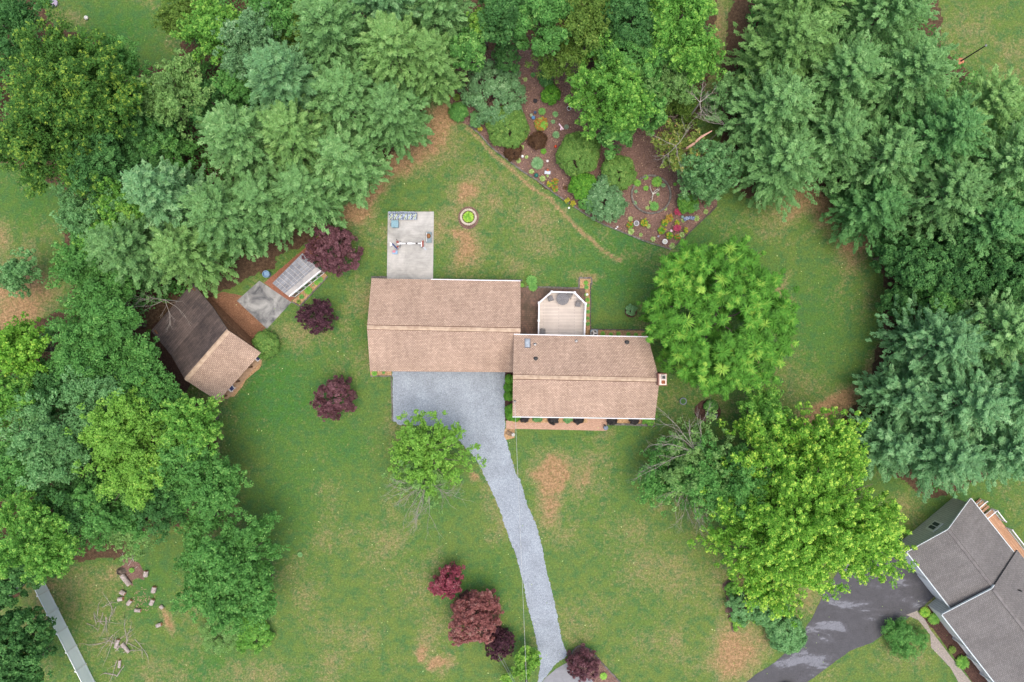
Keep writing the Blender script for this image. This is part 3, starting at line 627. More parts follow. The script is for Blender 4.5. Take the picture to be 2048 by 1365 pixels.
def shrub(px, py, Rp, h, leafkey, label, name='shrub', cat='shrub', group=None, leaf=(0.10, 0.06), rc=0.3, round_=True, dens=1.0, stems=True, z=0.0):
    SEED[0] += 1; r = np.random.RandomState(SEED[0] * 11 + 5); w = P(px, py, h * .5); R = M(Rp, h * .5); base = (w[0], w[1], z)
    e = empty(name, base, label, cat, group)
    n = int((4.6 if round_ else 3.2) * (R / rc) ** 2 * dens) + 8; d = rdir(r, n * 2); d = d[d[:, 2] > -.15][:n]
    lump = 1 + .10 * np.sin(d[:, 0] * 5 + SEED[0]) * np.cos(d[:, 1] * 4 + 1) if round_ else r.uniform(.62, 1.12, len(d))
    c = d * np.array([R, R, h * .52]) * lump[:, None] * .92; c[:, 2] += h * .46
    if round_: c = np.concatenate([c, (c - [0, 0, h * .46]) * .8 + [0, 0, h * .46]]); d = np.concatenate([d, d])
    k = int(64 * (rc / .3) ** 1.3 * (0.10 / leaf[0]) ** 1.2); C_ = np.repeat(c, k, 0); NN = np.repeat(d, k, 0); N = len(C_)
    q = rdir(r, N) * (r.uniform(.1, 1, (N, 1)) ** .5); pos = C_ + q * rc * np.repeat(r.uniform(.6, 1.1, len(c)), k)[:, None]
    pos[:, 2] = np.maximum(pos[:, 2], .03)
    nn = nrm(NN * .5 + UP * .4 + q * .5 + rdir(r, N) * .45)
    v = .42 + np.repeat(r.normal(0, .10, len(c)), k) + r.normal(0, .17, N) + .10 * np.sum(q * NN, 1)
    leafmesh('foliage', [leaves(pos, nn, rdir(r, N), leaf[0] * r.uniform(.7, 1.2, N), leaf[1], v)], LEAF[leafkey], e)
    if stems:
        b = MB()
        for i in range(6):
            th = i * 1.05; b.tube([(base[0], base[1], z), (base[0] + math.cos(th) * R * .35, base[1] + math.sin(th) * R * .35, h * .45), (base[0] + math.cos(th) * R * .6, base[1] + math.sin(th) * R * .6, h * .75)], [.04, .03, .012], 5)
        b.build('stem', BARK, e)
    return e

def bare_branch(b, p, d, L, rad, depth, rnd, spread=.55, up=.08, kids=3):
    p = Vector(p); d = Vector(d).normalized(); pts = [p]; q = p; dd = d.copy()
    for i in range(4):
        dd = (dd + Vector((rnd.uniform(-.2, .2), rnd.uniform(-.2, .2), rnd.uniform(-.08, .16)))).normalized(); q = q + dd * L / 4; pts.append(q)
    b.tube(pts, [rad, rad * .85, rad * .68, rad * .5, rad * .3], 5 if rad > .03 else 4)
    if depth:
        for i in range(1, 5):
            for _ in range(kids if i > 1 else 1):
                if rnd.random() < .75:
                    nd = (dd + Vector((rnd.uniform(-1, 1), rnd.uniform(-1, 1), rnd.uniform(-.3, .4) + up)) * spread * 1.3).normalized()
                    bare_branch(b, pts[i], nd, L * rnd.uniform(.4, .62), rad * .5, depth - 1, rnd, spread, up, kids)

# ---------------------------------------------------------------- main house
def gable(parent, A, B, Cc, D, E, F, ze, zr, m, name='roof', t=0.18, cap=None, capw=0.2):
    """A-B eave (pixels), C-D ridge, E-F far eave; each pair runs the same way"""
    def L(p, q): return (Vector(p) - Vector(q)).length
    a, b = P(*A, ze), P(*B, ze); c, d = P(*Cc, zr), P(*D, zr); e, f = P(*E, ze), P(*F, ze)
    W = L(a, b); s1 = L(a, c); s2 = L(e, c)
    MB().slab([a, b, d, c], t, [(0, 0), (W, 0), (W, s1), (0, s1)]).build(name, m, parent)
    MB().slab([c, d, f, e], t, [(0, s1), (W, s1), (W, s1 + s2), (0, s1 + s2)]).build(name, m, parent)
    if cap:
        c, d = Vector(c), Vector(d); u1 = (Vector(a) - c).normalized() * capw; u2 = (Vector(e) - c).normalized() * capw; n = Vector((0, 0, .035))
        mb = MB(); mb.slab([c + n, d + n, d + n + u1, c + n + u1], .03); mb.slab([c + n, d + n, d + n + u2, c + n + u2], .03); mb.build('ridge_cap', cap, parent)
        for uu in (u1, u2): MB().bar(c + n * .4 + uu * 1.13, d + n * .4 + uu * 1.13, .07, .03).build('ridge_shadow', flat('shingle_shadow', (104, 80, 66), .9) if cap is SH_CAP else flat('grey_shingle_shadow', (84, 80, 79), .9), parent)  # thin dark strips painted as the shadow along both ridge cap edges
    return a, b, c, d, e, f
SIDING = mat2('cream_siding', lin((196, 186, 170)), lin((208, 198, 184)), 2, .7, .1)
BRICKWALL = pavers('red_brick_wall', lin((150, 90, 70)), lin((130, 76, 60)), lin((150, 140, 130)), .2, .07)
h0 = P(1024, 700, 0)
house = empty('house', h0, 'ranch house with two offset wings of tan shingle roof, beside the gravel driveway', 'house')
ZG, ZGR, ZM, ZMR = 2.9, 4.85, 4.8, 6.75
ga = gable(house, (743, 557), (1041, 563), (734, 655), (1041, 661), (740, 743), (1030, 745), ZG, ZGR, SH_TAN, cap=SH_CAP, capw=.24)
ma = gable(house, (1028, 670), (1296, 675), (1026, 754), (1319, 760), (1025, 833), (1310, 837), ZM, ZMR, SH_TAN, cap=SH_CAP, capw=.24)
def wallbox(parent, pts, z1, m, inset=0.0, name='wall'):
    b = MB(); b.prism([(p[0], p[1]) for p in pts], 0.0, z1); return b.build(name, m, parent)
def inset(q, d):
    c = sum((Vector(p) for p in q), Vector((0, 0, 0))) / len(q); out = []
    for p in q:
        v = Vector(p) - c; out.append((c.x + v.x - math.copysign(d, v.x), c.y + v.y - math.copysign(d, v.y)))
    return out
def ccw(q):
    a = sum(q[i][0] * q[(i + 1) % len(q)][1] - q[(i + 1) % len(q)][0] * q[i][1] for i in range(len(q))); return q if a > 0 else q[::-1]
wallbox(house, ccw(inset([ga[0], ga[1], ga[5], ga[4]], .45)), ZG - .12, SIDING)
wallbox(house, ccw(inset([ma[0], ma[1], ma[5], ma[4]], .45)), ZM - .12, SIDING)
for q, z0, z1 in ((ga, ZG, ZGR), (ma, ZM, ZMR)):            # gable ends
    for i, sx in ((0, .5), (1, -.5)):
        b = MB()
        a, c, e = Vector(q[i]), Vector(q[2 + i]), Vector(q[4 + i]); o = Vector((sx, 0, 0)); o2 = Vector((sx + math.copysign(.12, sx), 0, 0))
        tri = [a * .92 + e * .08 + Vector((0, 0, -.2)), e * .92 + a * .08 + Vector((0, 0, -.2)), c + Vector((0, 0, -.25))]
        b.add([p + o for p in tri] + [p + o2 for p in tri], [(0, 1, 2), (5, 4, 3), (0, 3, 4, 1), (1, 4, 5, 2), (2, 5, 3, 0)])
        b.build('gable_wall', SIDING, house)
def gutter(parent, p, q, z, w=.13, m=WHITE):
    a, c = Vector(P(*p, z)), Vector(P(*q, z)); b = MB(); b.bar(a, c, .09, .09); b.build('gutter', m, parent)
gutter(house, (862, 559.2), (1041, 562.2), ZG - .04); gutter(house, (1028, 669), (1296, 674), ZM - .04); gutter(house, (1025, 834.2), (1310, 838.2), ZM - .04)
# garage doors, windows and front door under the eaves
fy = ga[4][1] + .44
for gx in (-12.0, -6.6):
    d = MB().box((gx, fy - .03, 1.1), (4.6, .06, 2.2)).build('garage_door', WHITE, house)
for wx, wy in ((3.2, ma[4][1] + .46), (9.0, ma[4][1] + .46), (13.2, ma[4][1] + .46)):
    f = MB().box((wx, wy - .03, 2.0), (1.5, .06, 1.3)).build('window', WHITE, house); MB().box((wx, wy - .065, 2.0), (1.3, .02, 1.1)).build('pane', GLASS, f)
d = MB().box((6.6, ma[4][1] + .43, 1.15), (1.0, .06, 2.1)).build('door', flat('door_red', (96, 40, 36)), house); MB().ball((7.0, ma[4][1] + .37, 1.1), .05).build('handle', METAL, d)
# chimney
cz = 7.4; cx, cy, _ = P(1325, 759.5, cz)
ch = MB().box((cx, cy, cz / 2), (.92, 1.28, cz)).build('chimney', BRICKWALL, house)
MB().box((cx + .03, cy, cz + .05), (.74, 1.12, .1)).build('chimney_cap', flat('pale_cap', (226, 204, 190)), ch)
for dy, hh, col in ((.26, .28, DARKM), (-.27, .2, flat('clay_flue', (150, 88, 54)))):
    b = MB(); s = .2 if dy > 0 else .15; zt = cz + .1
    for ux, uy, lx, ly in ((-s, 0, .05, 2 * s), (s, 0, .05, 2 * s), (0, -s, 2 * s, .05), (0, s, 2 * s, .05)): b.box((cx + .05 + ux, cy + dy + uy, zt + hh / 2), (lx, ly, hh))
    b.box((cx + .05, cy + dy, zt + .03), (2 * s - .05, 2 * s - .05, .02)); b.build('flue', col if dy < 0 else METAL, ch)
    if dy > 0: MB().box((cx + .05, cy + dy, zt + .06), (.3, .3, .03)).build('flue_opening', DARKM, ch)
def roofz(px, py, zlo=ZM, zhi=ZMR, top=673, mid=756):
    t = (py - top) / (mid - top); t = t if t <= 1 else 2 - t
    return zlo + (zhi - zlo) * t
# skylight and pipes
z = roofz(1055, 687); s = P(1055, 687, z); sl_ = math.atan2(ZMR - ZM, M(83, ZM))
k = MB().box((s[0], s[1], s[2] + .06), (.66, 1.1, .12), 0, -sl_).build('skylight', METAL, house)
MB().box((s[0], s[1], s[2] + .13), (.46, .9, .04), 0, -sl_).build('glass', mat2('skylight_glass', lin((140, 148, 156)), lin((176, 184, 190)), 3, .15, 0), k)
for x, y, r_, hh in ((1070, 690, .11, .35), (1152.5, 683, .10, .3), (1254, 685.5, .13, .4), (1071.5, 719, .14, .45)):
    z = roofz(x, y); s = P(x, y, z); b = MB(); b.lathe(s, [(r_ * 2.1, -.02), (r_ * 1.5, .06), (r_, .08), (r_, hh), (r_ * .6, hh), (r_ * .6, hh - .1), (.001, hh - .1)], 14); b.build('vent_pipe', METAL if r_ < .12 else DARKM, house)
z = roofz(1029, 803, ZMR, ZM, 756, 836); s = P(1029.5, 803, z); b = MB(); b.tube([s, (s[0], s[1], z + 1.0)], .05, 8); b.tube([(s[0] - .18, s[1] + .05, z + .9), (s[0] + .2, s[1] + .05, z + .9)], .03, 6); b.lathe((s[0], s[1], z), [(.14, 0), (.09, .1), (.05, .14)], 10); b.build('service_mast', METAL, house)
MASTTOP = (s[0], s[1], z + 1.0)

# ---------------------------------------------------------------- log cabin
cab = empty('cabin', P(410, 720, 0), 'log cabin with one tan and one dark mossy roof slope, left of the purple trees', 'cabin')
zc1, zc2, zc3 = 2.55, 5.1, 2.0
A_, B_ = P(436, 803, zc1), P(522, 706, zc1); R1, R2 = P(370, 760, zc2), P(456, 661, zc2)
A_, B_, R1, R2 = map(Vector, (A_, B_, R1, R2))
dn = Vector(P(298, 667, zc3)) - Vector(P(370, 760, zc2)); runv = Vector((R1.x - A_.x, R1.y - A_.y, 0))
DARKR = NT('weathered_dark_roof'); _uv = DARKR.n('ShaderNodeUVMap'); _b = DARKR.n('ShaderNodeTexBrick'); DARKR.l(_uv.outputs[0], _b.inputs['Vector'])
for i_, v_ in (('Scale', 1.0), ('Brick Width', .9), ('Row Height', .24), ('Mortar Size', .015)): _b.inputs[i_].default_value = v_
_b.inputs['Color1'].default_value = (*lin((98, 88, 84)), 1); _b.inputs['Color2'].default_value = (*lin((80, 72, 70)), 1); _b.inputs['Mortar'].default_value = (*lin((60, 52, 50)), 1)
_n = DARKR.noise(.5, 5, .65); DARKR.bump(_b.outputs['Fac'], -.4, .02)
DARKR = DARKR.done(DARKR.mix(1.0, _b.outputs['Color'], DARKR.ramp(_n, [(.35, (.62, .62, .64)), (.65, (1.25, 1.18, 1.12))]), 'MULTIPLY'), .8)
W = (B_ - A_).length; s1 = (A_ - R1).length
MB().slab([A_, B_, R2, R1], .14, [(0, 0), (W, 0), (W, s1), (0, s1)]).build('roof', SH_TAN, cab)
mid1 = R1 + runv.normalized() * 3.7 + Vector((0, 0, -2.1)); mid2 = R2 + runv.normalized() * 3.7 + Vector((0, 0, -2.1))
low1 = mid1 + runv.normalized() * 3.9 + Vector((0, 0, -.9)); low2 = mid2 + runv.normalized() * 3.9 + Vector((0, 0, -.9))
MB().slab([R1, R2, mid2, mid1], .14, [(0, 0), (W, 0), (W, 4.2), (0, 4.2)]).build('dark_roof', DARKR, cab)
MB().slab([mid1, mid2, low2, low1], .14, [(0, 0), (W, 0), (W, 4), (0, 4)]).build('lean_to_roof', DARKR, cab)
u = (B_ - A_).normalized(); nA = (A_ - R1); nA.z = 0; nA.normalize(); b = MB(); nn_ = Vector((0, 0, .05))
b.slab([R1 + nn_, R2 + nn_, R2 + nn_ + nA * .3 - Vector((0, 0, .19)), R1 + nn_ + nA * .3 - Vector((0, 0, .19))], .03); b.slab([R1 + nn_, R2 + nn_, R2 + nn_ - nA * .2 - Vector((0, 0, .11)), R1 + nn_ - nA * .2 - Vector((0, 0, .11))], .03); b.build('ridge_cap', SH_CAP, cab)
LOG = mat2('log_wood', lin((92, 64, 46)), lin((132, 96, 70)), 4, .85, .3)
# log walls: courses of round logs, and a triangle of logs under each gable
def horiz(v): return Vector((v.x, v.y, 0))
b = MB(); fr = 1.25; q0 = horiz(A_) - nA * fr + u * .35; q1 = horiz(B_) - nA * fr - u * .35; back = fr - .0
q2 = horiz(low2) + nA * .35 - u * .35; q3 = horiz(low1) + nA * .35 + u * .35
for i in range(10):
    z = .13 + i * .23
    for p, q in ((q0, q1), (q0, q3), (q1, q2), (q3, q2)):
        if (p - q0).length < .01 and q is q3 or True:
            zz = z if i < 8 or (p is q0 and q is q1) else z
            if i >= 8 and (p is q3): continue
            b.tube([p + Vector((0, 0, zz)), q + Vector((0, 0, zz))], .125, 8)
rid = horiz(R1)
for i in range(10, 20):
    z = .13 + i * .23; 
    for base, off in ((R1, .35), (R2, -.35)):
        wl = (zc2 - .3 - z) / (zc2 - zc1) * 3.7
        if wl <= 0.1: continue
        p = horiz(base) + u * off + nA * min(wl, 3.7 - fr); q = horiz(base) + u * off - nA * min(wl * 1.05, 5.0); b.tube([p + Vector((0, 0, z)), q + Vector((0, 0, z))], .125, 8)
b.build('log_wall', LOG, cab)
for k in range(4):
    p = horiz(A_) - nA * .3 + u * (.3 + k * (W - .6) / 3); b = MB(); b.tube([p, p + Vector((0, 0, 2.5))], .09, 8); b.build('porch_post', LOG, cab)
MB().slab([horiz(A_) + Vector((0, 0, .12)), horiz(B_) + Vector((0, 0, .12)), horiz(B_) - nA * fr + Vector((0, 0, .12)), horiz(A_) - nA * fr + Vector((0, 0, .12))], .1).build('porch_floor', mat2('porch_boards', lin((160, 132, 104)), lin((184, 154, 124)), 4), cab)
def porch_chair(px, py, rz, label):
    p = P(px, py, .5); e = empty('porch_chair', (p[0], p[1], 0), label, 'chair', 'porch chairs by the cabin'); co, si = math.cos(rz), math.sin(rz)
    T = lambda x, y, z: (p[0] + x * co - y * si, p[1] + x * si + y * co, z)
    MB().box(T(0, 0, .42), (.58, .54, .05), rz).build('seat', WHITE, e)
    b = MB()
    for i in range(5): b.box(T(-.24 + i * .12, -.30, .78), (.09, .03, .7), rz)
    b.build('backrest', WHITE, e)
    for sx in (-1, 1):
        MB().box(T(sx * .31, 0, .62), (.08, .6, .04), rz).build('armrest', WHITE, e)
        for sy in (-1, 1): MB().box(T(sx * .27, sy * .24, .21), (.06, .06, .42), rz).build('leg', WHITE, e)
    MB().box(T(0, .02, .47), (.46, .44, .06), rz).build('cushion', flat('navy_cushion', (58, 66, 104)), e)
porch_chair(516, 716, .8 + 3.14, 'white porch chair with navy cushion nearest the round green shrub by the cabin')
porch_chair(463, 777, .8 + 3.14, 'white porch chair with navy cushion at the cabin\'s lower roof corner')

# ---------------------------------------------------------------- greenhouse
gh = empty('greenhouse', P(585, 555, 0), 'small greenhouse with a grey gridded roof and white framed front windows', 'greenhouse')
def PV(x, y, z): return Vector(P(x, y, z))
zr_, zf = 2.3, 2.05
gA, gB, gD, gC = PV(545, 567, zr_), PV(605, 507, zr_), PV(642, 541.5, zf), PV(578, 593.5, zf)   # NW edge A-B, SE edge C-D
fw0, fw1 = PV(578, 593.5, zf), PV(642, 541.5, zf)
ppl = NT('greenhouse_panels'); bx = ppl.n('ShaderNodeTexBrick'); uvn = ppl.n('ShaderNodeUVMap'); ppl.l(uvn.outputs[0], bx.inputs['Vector'])
bx.offset = 0.0; bx.inputs['Scale'].default_value = 1.0; bx.inputs['Brick Width'].default_value = .52; bx.inputs['Row Height'].default_value = .48; bx.inputs['Mortar Size'].default_value = .03
bx.inputs['Color1'].default_value = (*lin((112, 116, 124)), 1); bx.inputs['Color2'].default_value = (*lin((138, 142, 148)), 1); bx.inputs['Mortar'].default_value = (*lin((166, 164, 160)), 1)
nz = ppl.noise(1.2, 5, .7); PANEL = ppl.done(ppl.mix(1.0, bx.outputs['Color'], ppl.ramp(nz, [(.3, g3(.78)), (.7, g3(1.25))]), 'MULTIPLY'), .35)
def lerp(a, c, t): return a + (c - a) * t
c74 = lerp(gA, gC, .78); d74 = lerp(gB, gD, .78); c74.z = d74.z = zr_ + .01
Lg = (gB - gA).length
MB().slab([gA, gB, d74, c74], .08, [(0, 0), (Lg, 0), (Lg, 2.7), (0, 2.7)]).build('roof_panel', PANEL, gh)
MB().slab([c74, d74, gD, gC], .08, [(0, 0), (Lg, 0), (Lg, .8), (0, .8)]).build('front_roof_band', mat2('chalky_panel', lin((138, 138, 138)), lin((172, 168, 162)), 1.5, .5, 0), gh)
b = MB()
for i in range(9): b.bar(lerp(gA, gB, i / 8) + Vector((0, 0, .03)), lerp(c74, d74, i / 8) + Vector((0, 0, .03)), .03, .04)
for i in range(7): b.bar(lerp(gA, c74, i / 6) + Vector((0, 0, .035)), lerp(gB, d74, i / 6) + Vector((0, 0, .035)), .025, .03)
b.build('glazing_bars', flat('grey_bar', (128, 124, 126)), gh)
MB().bar(gC, gD, .12, .12).build('eave_rail', WHITE, gh)
fl = [horiz(v) for v in (gA, gB, gD, gC)]
cen = sum(fl, Vector((0, 0, 0))) / 4; fl2 = [cen + (v - cen) * .96 for v in fl]
b = MB()
for i in (0, 1, 3): b.bar(fl2[i] + Vector((0, 0, 1.0)), fl2[(i + 1) % 4] + Vector((0, 0, 1.0)), .06, 1.9)
b.build('side_wall', VINYL, gh)
wa, wb_ = fl2[3], fl2[2]; du = (wb_ - wa).normalized(); Lw = (wb_ - wa).length; nf = Vector((du.y, -du.x, 0))
if (wa + nf - cen).length < (wa - cen).length: nf = -nf
MB().bar(wa + Vector((0, 0, .98)), wb_ + Vector((0, 0, .98)), .06, 1.92).build('front_wall', VINYL, gh)
for i in range(5):
    c = lerp(wa, wb_, (i + .5) / 5); hw = Lw * .088; b = MB(); z0, z1 = .35, 1.75
    for s in (-1, 1): b.bar(c + du * hw * s + nf * .06 + Vector((0, 0, z0)), c + du * hw * s + nf * .06 + Vector((0, 0, z1)), .07, .07)
    for zz in (z0, z1): b.bar(c - du * hw + nf * .06 + Vector((0, 0, zz)), c + du * hw + nf * .06 + Vector((0, 0, zz)), .07, .07)
    f = b.build('window', WHITE, gh)
    MB().bar(c - du * (hw - .04) + nf * .045 + Vector((0, 0, 1.05)), c + du * (hw - .04) + nf * .045 + Vector((0, 0, 1.05)), .02, 1.32).build('pane', GLASS, f)
p = P(534, 549, .5); b = MB(); b.lathe((p[0], p[1], 0), [(.32, 0), (.4, .5), (.42, .9), (.36, .9), (.34, .6), (.001, .6)], 18); o = b.build('rain_barrel', flat('blue_grey_plastic', (120, 150, 176)), None, (p[0], p[1], 0)); tag(o, 'pale blue grey open barrel on the mulch beside the greenhouse', 'barrel')
p = P(531, 546.5, .3); o = MB().lathe((p[0], p[1], 0), [(.12, 0), (.16, .3), (.18, .34), (.001, .36)], 12).build('bucket', WHITE, None, (p[0], p[1], 0)); tag(o, 'small white bucket next to the blue grey barrel by the greenhouse', 'bucket')

# ---------------------------------------------------------------- deck
dz = 1.15; deck = empty('deck', P(1124, 640, 0), 'raised pale board deck with clipped corners and white railing behind the house', 'deck')
DB = NT('deck_boards'); mp = DB.n('ShaderNodeMapping'); mp.inputs['Scale'].default_value = (1, 1, 1); DB.l(DB.pos(), mp.inputs[0])
br = DB.n('ShaderNodeTexBrick'); DB.l(mp.outputs[0], br.inputs['Vector']); br.inputs['Brick Width'].default_value = 3.6; br.inputs['Row Height'].default_value = .165; br.inputs['Mortar Size'].default_value = .012; br.inputs['Scale'].default_value = 1.0
br.inputs['Color1'].default_value = (*lin((204, 194, 182)), 1); br.inputs['Color2'].default_value = (*lin((194, 183, 172)), 1); br.inputs['Mortar'].default_value = (*lin((126, 116, 110)), 1)
DB.bump(br.outputs['Fac'], -.4, .01); DBM = DB.done(DB.mix(1.0, br.outputs['Color'], DB.ramp(DB.noise(.7, 5), [(.3, g3(.9)), (.7, g3(1.1))]), 'MULTIPLY'), .7)
zr2 = dz + 1.0
corners = [(1077, 672), (1078, 606), (1103.5, 584), (1149.5, 585.5), (1171.5, 608), (1169, 673)]
dp = [P(x, y, zr2) for x, y in corners]; MB().prism(ccw([(x, y) for x, y, _ in dp[:1] + dp[1:]]), dz - .12, dz).build('deck_floor', DBM, deck)
posts = [dp[1], dp[2], dp[3], dp[4], P(1077.5, 641.5, zr2), P(1169.8, 643, zr2), dp[0], dp[5]]
for p in posts:
    b = MB(); b.box((p[0], p[1], (zr2 + .05) / 2), (.13, .13, zr2 + .05)); q = b.build('post', WHITE, deck); MB().box((p[0], p[1], zr2 + .075), (.24, .24, .05)).build('post_cap', WHITE, q)
for i in range(5):
    a, c = Vector(dp[i]), Vector(dp[i + 1]); b = MB(); b.bar(a, c, .15, .06); b.bar(a - Vector((0, 0, .84)), c - Vector((0, 0, .84)), .08, .06)
    L_ = (c - a).length; k = int(L_ / .14)
    for j in range(1, k): q = a + (c - a) * j / k; b.box((q.x, q.y, zr2 - .42), (.035, .035, .8))
    b.build('railing', WHITE, deck)
MESH = mat2('charcoal_metal_mesh', lin((96, 96, 98)), lin((124, 124, 126)), 12, .5, .1)
tc = P(1125.5, 598, dz + .72); tb = empty('patio_table', (tc[0], tc[1], dz), 'round grey metal mesh table on the deck', 'table')
b = MB(); 
for k in range(-9, 10):
    hw = math.sqrt(max(0, .68 ** 2 - (k * .072) ** 2)); b.box((tc[0] + k * .072, tc[1], tc[2]), (.045, 2 * hw, .012)); b.box((tc[0], tc[1] + k * .072, tc[2] + .006), (2 * hw, .045, .012))
b.build('tabletop', MESH, tb); b = MB(); 
b.tube([(tc[0] + .69 * math.cos(t * .2618), tc[1] + .69 * math.sin(t * .2618), tc[2]) for t in range(25)], .03, 6); b.build('rim', MESH, tb)
for k in range(4):
    t = .78 + k * 1.5708; MB().tube([(tc[0] + .1 * math.cos(t), tc[1] + .1 * math.sin(t), tc[2]), (tc[0] + .25 * math.cos(t), tc[1] + .25 * math.sin(t), dz + .35), (tc[0] + .5 * math.cos(t), tc[1] + .5 * math.sin(t), dz)], .022, 6).build('leg', DARKM, tb)
def mesh_chair(px, py, rz, label):
    p = P(px, py, dz + .5); e = empty('patio_chair', (p[0], p[1], dz), label, 'chair', 'metal mesh chairs on the deck'); co, si = math.cos(rz), math.sin(rz)
    T = lambda x, y, z: (p[0] + x * co - y * si, p[1] + x * si + y * co, dz + z)
    b = MB()
    for k in range(-5, 6): b.bar(T(k * .05, -.25, .42), T(k * .05, .25, .44), .03, .012); b.bar(T(-.27, k * .05, .435), T(.27, k * .05, .435), .03, .012)
    b.build('seat', MESH, e); b = MB()
    for k in range(-5, 6): b.bar(T(k * .05, -.26, .44), T(k * .05, -.42, .95), .03, .012)
    for k in range(6): b.bar(T(-.27, -.27 - k * .03, .5 + k * .09), T(.27, -.27 - k * .03, .5 + k * .09), .012, .03)
    b.build('backrest', MESH, e)
    for s in (-1, 1):
        MB().tube([T(s * .29, -.3, .66), T(s * .31, 0, .68), T(s * .3, .26, .64), T(s * .29, .28, 0)], .018, 6).build('armrest', DARKM, e)
        MB().tube([T(s * .29, -.3, .66), T(s * .28, -.3, 0)], .018, 6).build('leg', DARKM, e)
mesh_chair(1102, 597, 1.9 + 3.14, 'grey mesh chair left of the round deck table'); mesh_chair(1138.5, 592, -.6 + 3.14 + .2, 'grey mesh chair tucked against the round deck table')
mesh_chair(1156.5, 609, -.15 + 3.14, 'grey mesh chair by the right rail of the deck'); mesh_chair(1085, 665, 3.05, 'grey mesh chair at the house end of the deck, by the left rail')
# air conditioner
p = P(1188.5, 667, .8); ac = empty('air_conditioner', (p[0], p[1], 0), 'square grey blue air conditioning unit beside the deck at the house wall', 'air conditioner')
b = MB(); b.box((p[0], p[1], .42), (.86, .86, .8)); b.build('casing', flat('ac_grey', (120, 136, 148)), ac)
MB().lathe((p[0], p[1], .8), [(.34, .02), (.36, .05), (.4, .05), (.4, 0)], 20).build('fan_ring', METAL, ac)
b = MB()
for k in range(3):
    t = k * 2.094; b.bar((p[0], p[1], .84), (p[0] + .3 * math.cos(t), p[1] + .3 * math.sin(t), .85), .16, .01)
b.lathe((p[0], p[1], .83), [(.08, 0), (.08, .04), (.001, .05)], 10); b.build('fan', METAL, ac)
MB().lathe((p[0], p[1], .82), [(.34, .002), (.001, .003)], 20).build('fan_well', DARKM, ac)

# ---------------------------------------------------------------- on the concrete pad
z0 = .09
def frame_at(px, py, z, rz):
    p = P(px, py, z); co, si = math.cos(rz), math.sin(rz); return p, lambda x, y, z: (p[0] + x * co - y * si, p[1] + x * si + y * co, z)
PATT = NT('patterned_cushion'); _v = PATT.n('ShaderNodeTexVoronoi'); _v.inputs['Scale'].default_value = 5.5; PATT.l(PATT.pos(), _v.inputs['Vector']); _w = PATT.n('ShaderNodeTexWave'); _w.inputs['Scale'].default_value = 1.0; _w.inputs['Distortion'].default_value = 5; _w.inputs['Detail Scale'].default_value = 2; _w.inputs['Detail'].default_value = 3; PATT.l(PATT.pos(), _w.inputs['Vector'])
PATT = PATT.done(PATT.mix(PATT.ramp(_v.outputs['Distance'], [(.25, g3(0)), (.45, g3(.8))], 'CONSTANT'), PATT.ramp(_w.outputs['Fac'], [(0, lin((66, 72, 108))), (.35, lin((206, 212, 222))), (.55, lin((94, 126, 120))), (.72, lin((200, 206, 120))), (.85, lin((70, 74, 100)))], 'CONSTANT'), lin((170, 182, 200))), .8)
NAVY = flat('navy_fabric', (58, 62, 92)); YEL = flat('yellow_piping', (196, 204, 116))
for k in range(6):
    p, T = frame_at(782 + k * 9.4, 432.5, .5, 0.0); nm = ('at the pad corner', 'second from the pad corner', 'third from the pad corner', 'fourth from the pad corner', 'next to the end of the row', 'at the open end of the row')[k]
    e = empty('lounge_chair', (p[0], p[1], z0), 'folded patterned lounge chair %s' % nm, 'chair', 'patterned chairs in a row along the edge of the pad')
    MB().box(T(0, -.1, .42), (.5, .62, .10), 0, .1).build('seat', PATT, e); MB().box(T(0, .32, .62), (.5, .12, .5), 0, -.35).build('backrest', PATT, e)
    b = MB(); b.bar(T(-.14, -.38, .50), T(.16, .24, .53), .05, .03); b.build('piping', YEL, e); MB().box(T(.255, 0, .4), (.05, .8, .16)).build('side_panel', NAVY, e)
    for sx in (-1, 1):
        for sy in (-1, 1): MB().box(T(sx * .22, sy * .3, .22), (.03, .03, .34)).build('leg', DARKM, e)
p, T = frame_at(790, 448.5, .6, 0); e = empty('bin', (p[0], p[1], z0), 'blue grey lidded storage bin in front of the patterned chairs', 'storage bin')
BLU = flat('blue_grey_bin', (110, 146, 158)); MB().box(T(0, 0, .42), (.72, .74, .62)).build('body', BLU, e)
b = MB(); b.box(T(0, 0, .76), (.8, .82, .06)); [b.box(T(-.26 + i * .13, 0, .8), (.04, .74, .03)) for i in range(5)]; b.build('lid', flat('blue_grey_lid', (128, 162, 172)), e); MB().box(T(-.46, -.05, .6), (.1, .36, .05)).build('handle', NAVY, e)
# long work stand with a tool at either end
p, T = frame_at(820, 487.5, .9, 0); e = empty('saw_stand', (p[0], p[1], z0), 'long white and grey work stand across the concrete pad', 'work stand')
b = MB(); b.box(T(0, 0, .92), (3.0, .12, .07)); b.box(T(-1.2, 0, .96), (.5, .2, .03)); b.box(T(.0, 0, .965), (.5, .2, .03)); b.build('rail', WHITE, e)
b = MB(); [b.box(T(x, 0, .97), (.14, .17, .05)) for x in (-.42, .72, .84)]; b.build('clamp', DARKM, e)
for sx in (-1, 1):
    for sy in (-1, 1): MB().bar(T(sx * 1.1, 0, .9), T(sx * 1.3, sy * .42, z0), .05, .05).build('leg', METAL, e)
REDP = flat('red_paint', (140, 78, 68)); BLP = flat('navy_paint', (48, 62, 104))
p, T = frame_at(795, 490, 1.0, 0); e = empty('power_tool', (p[0], p[1], 1.0), 'red and navy bench saw with white guard at the left end of the work stand', 'power tool')
MB().box(T(.02, .30, 1.10), (.26, .26, .16)).build('motor', REDP, e); MB().box(T(.04, -.34, 1.1), (.24, .42, .14)).build('red_table', REDP, e)
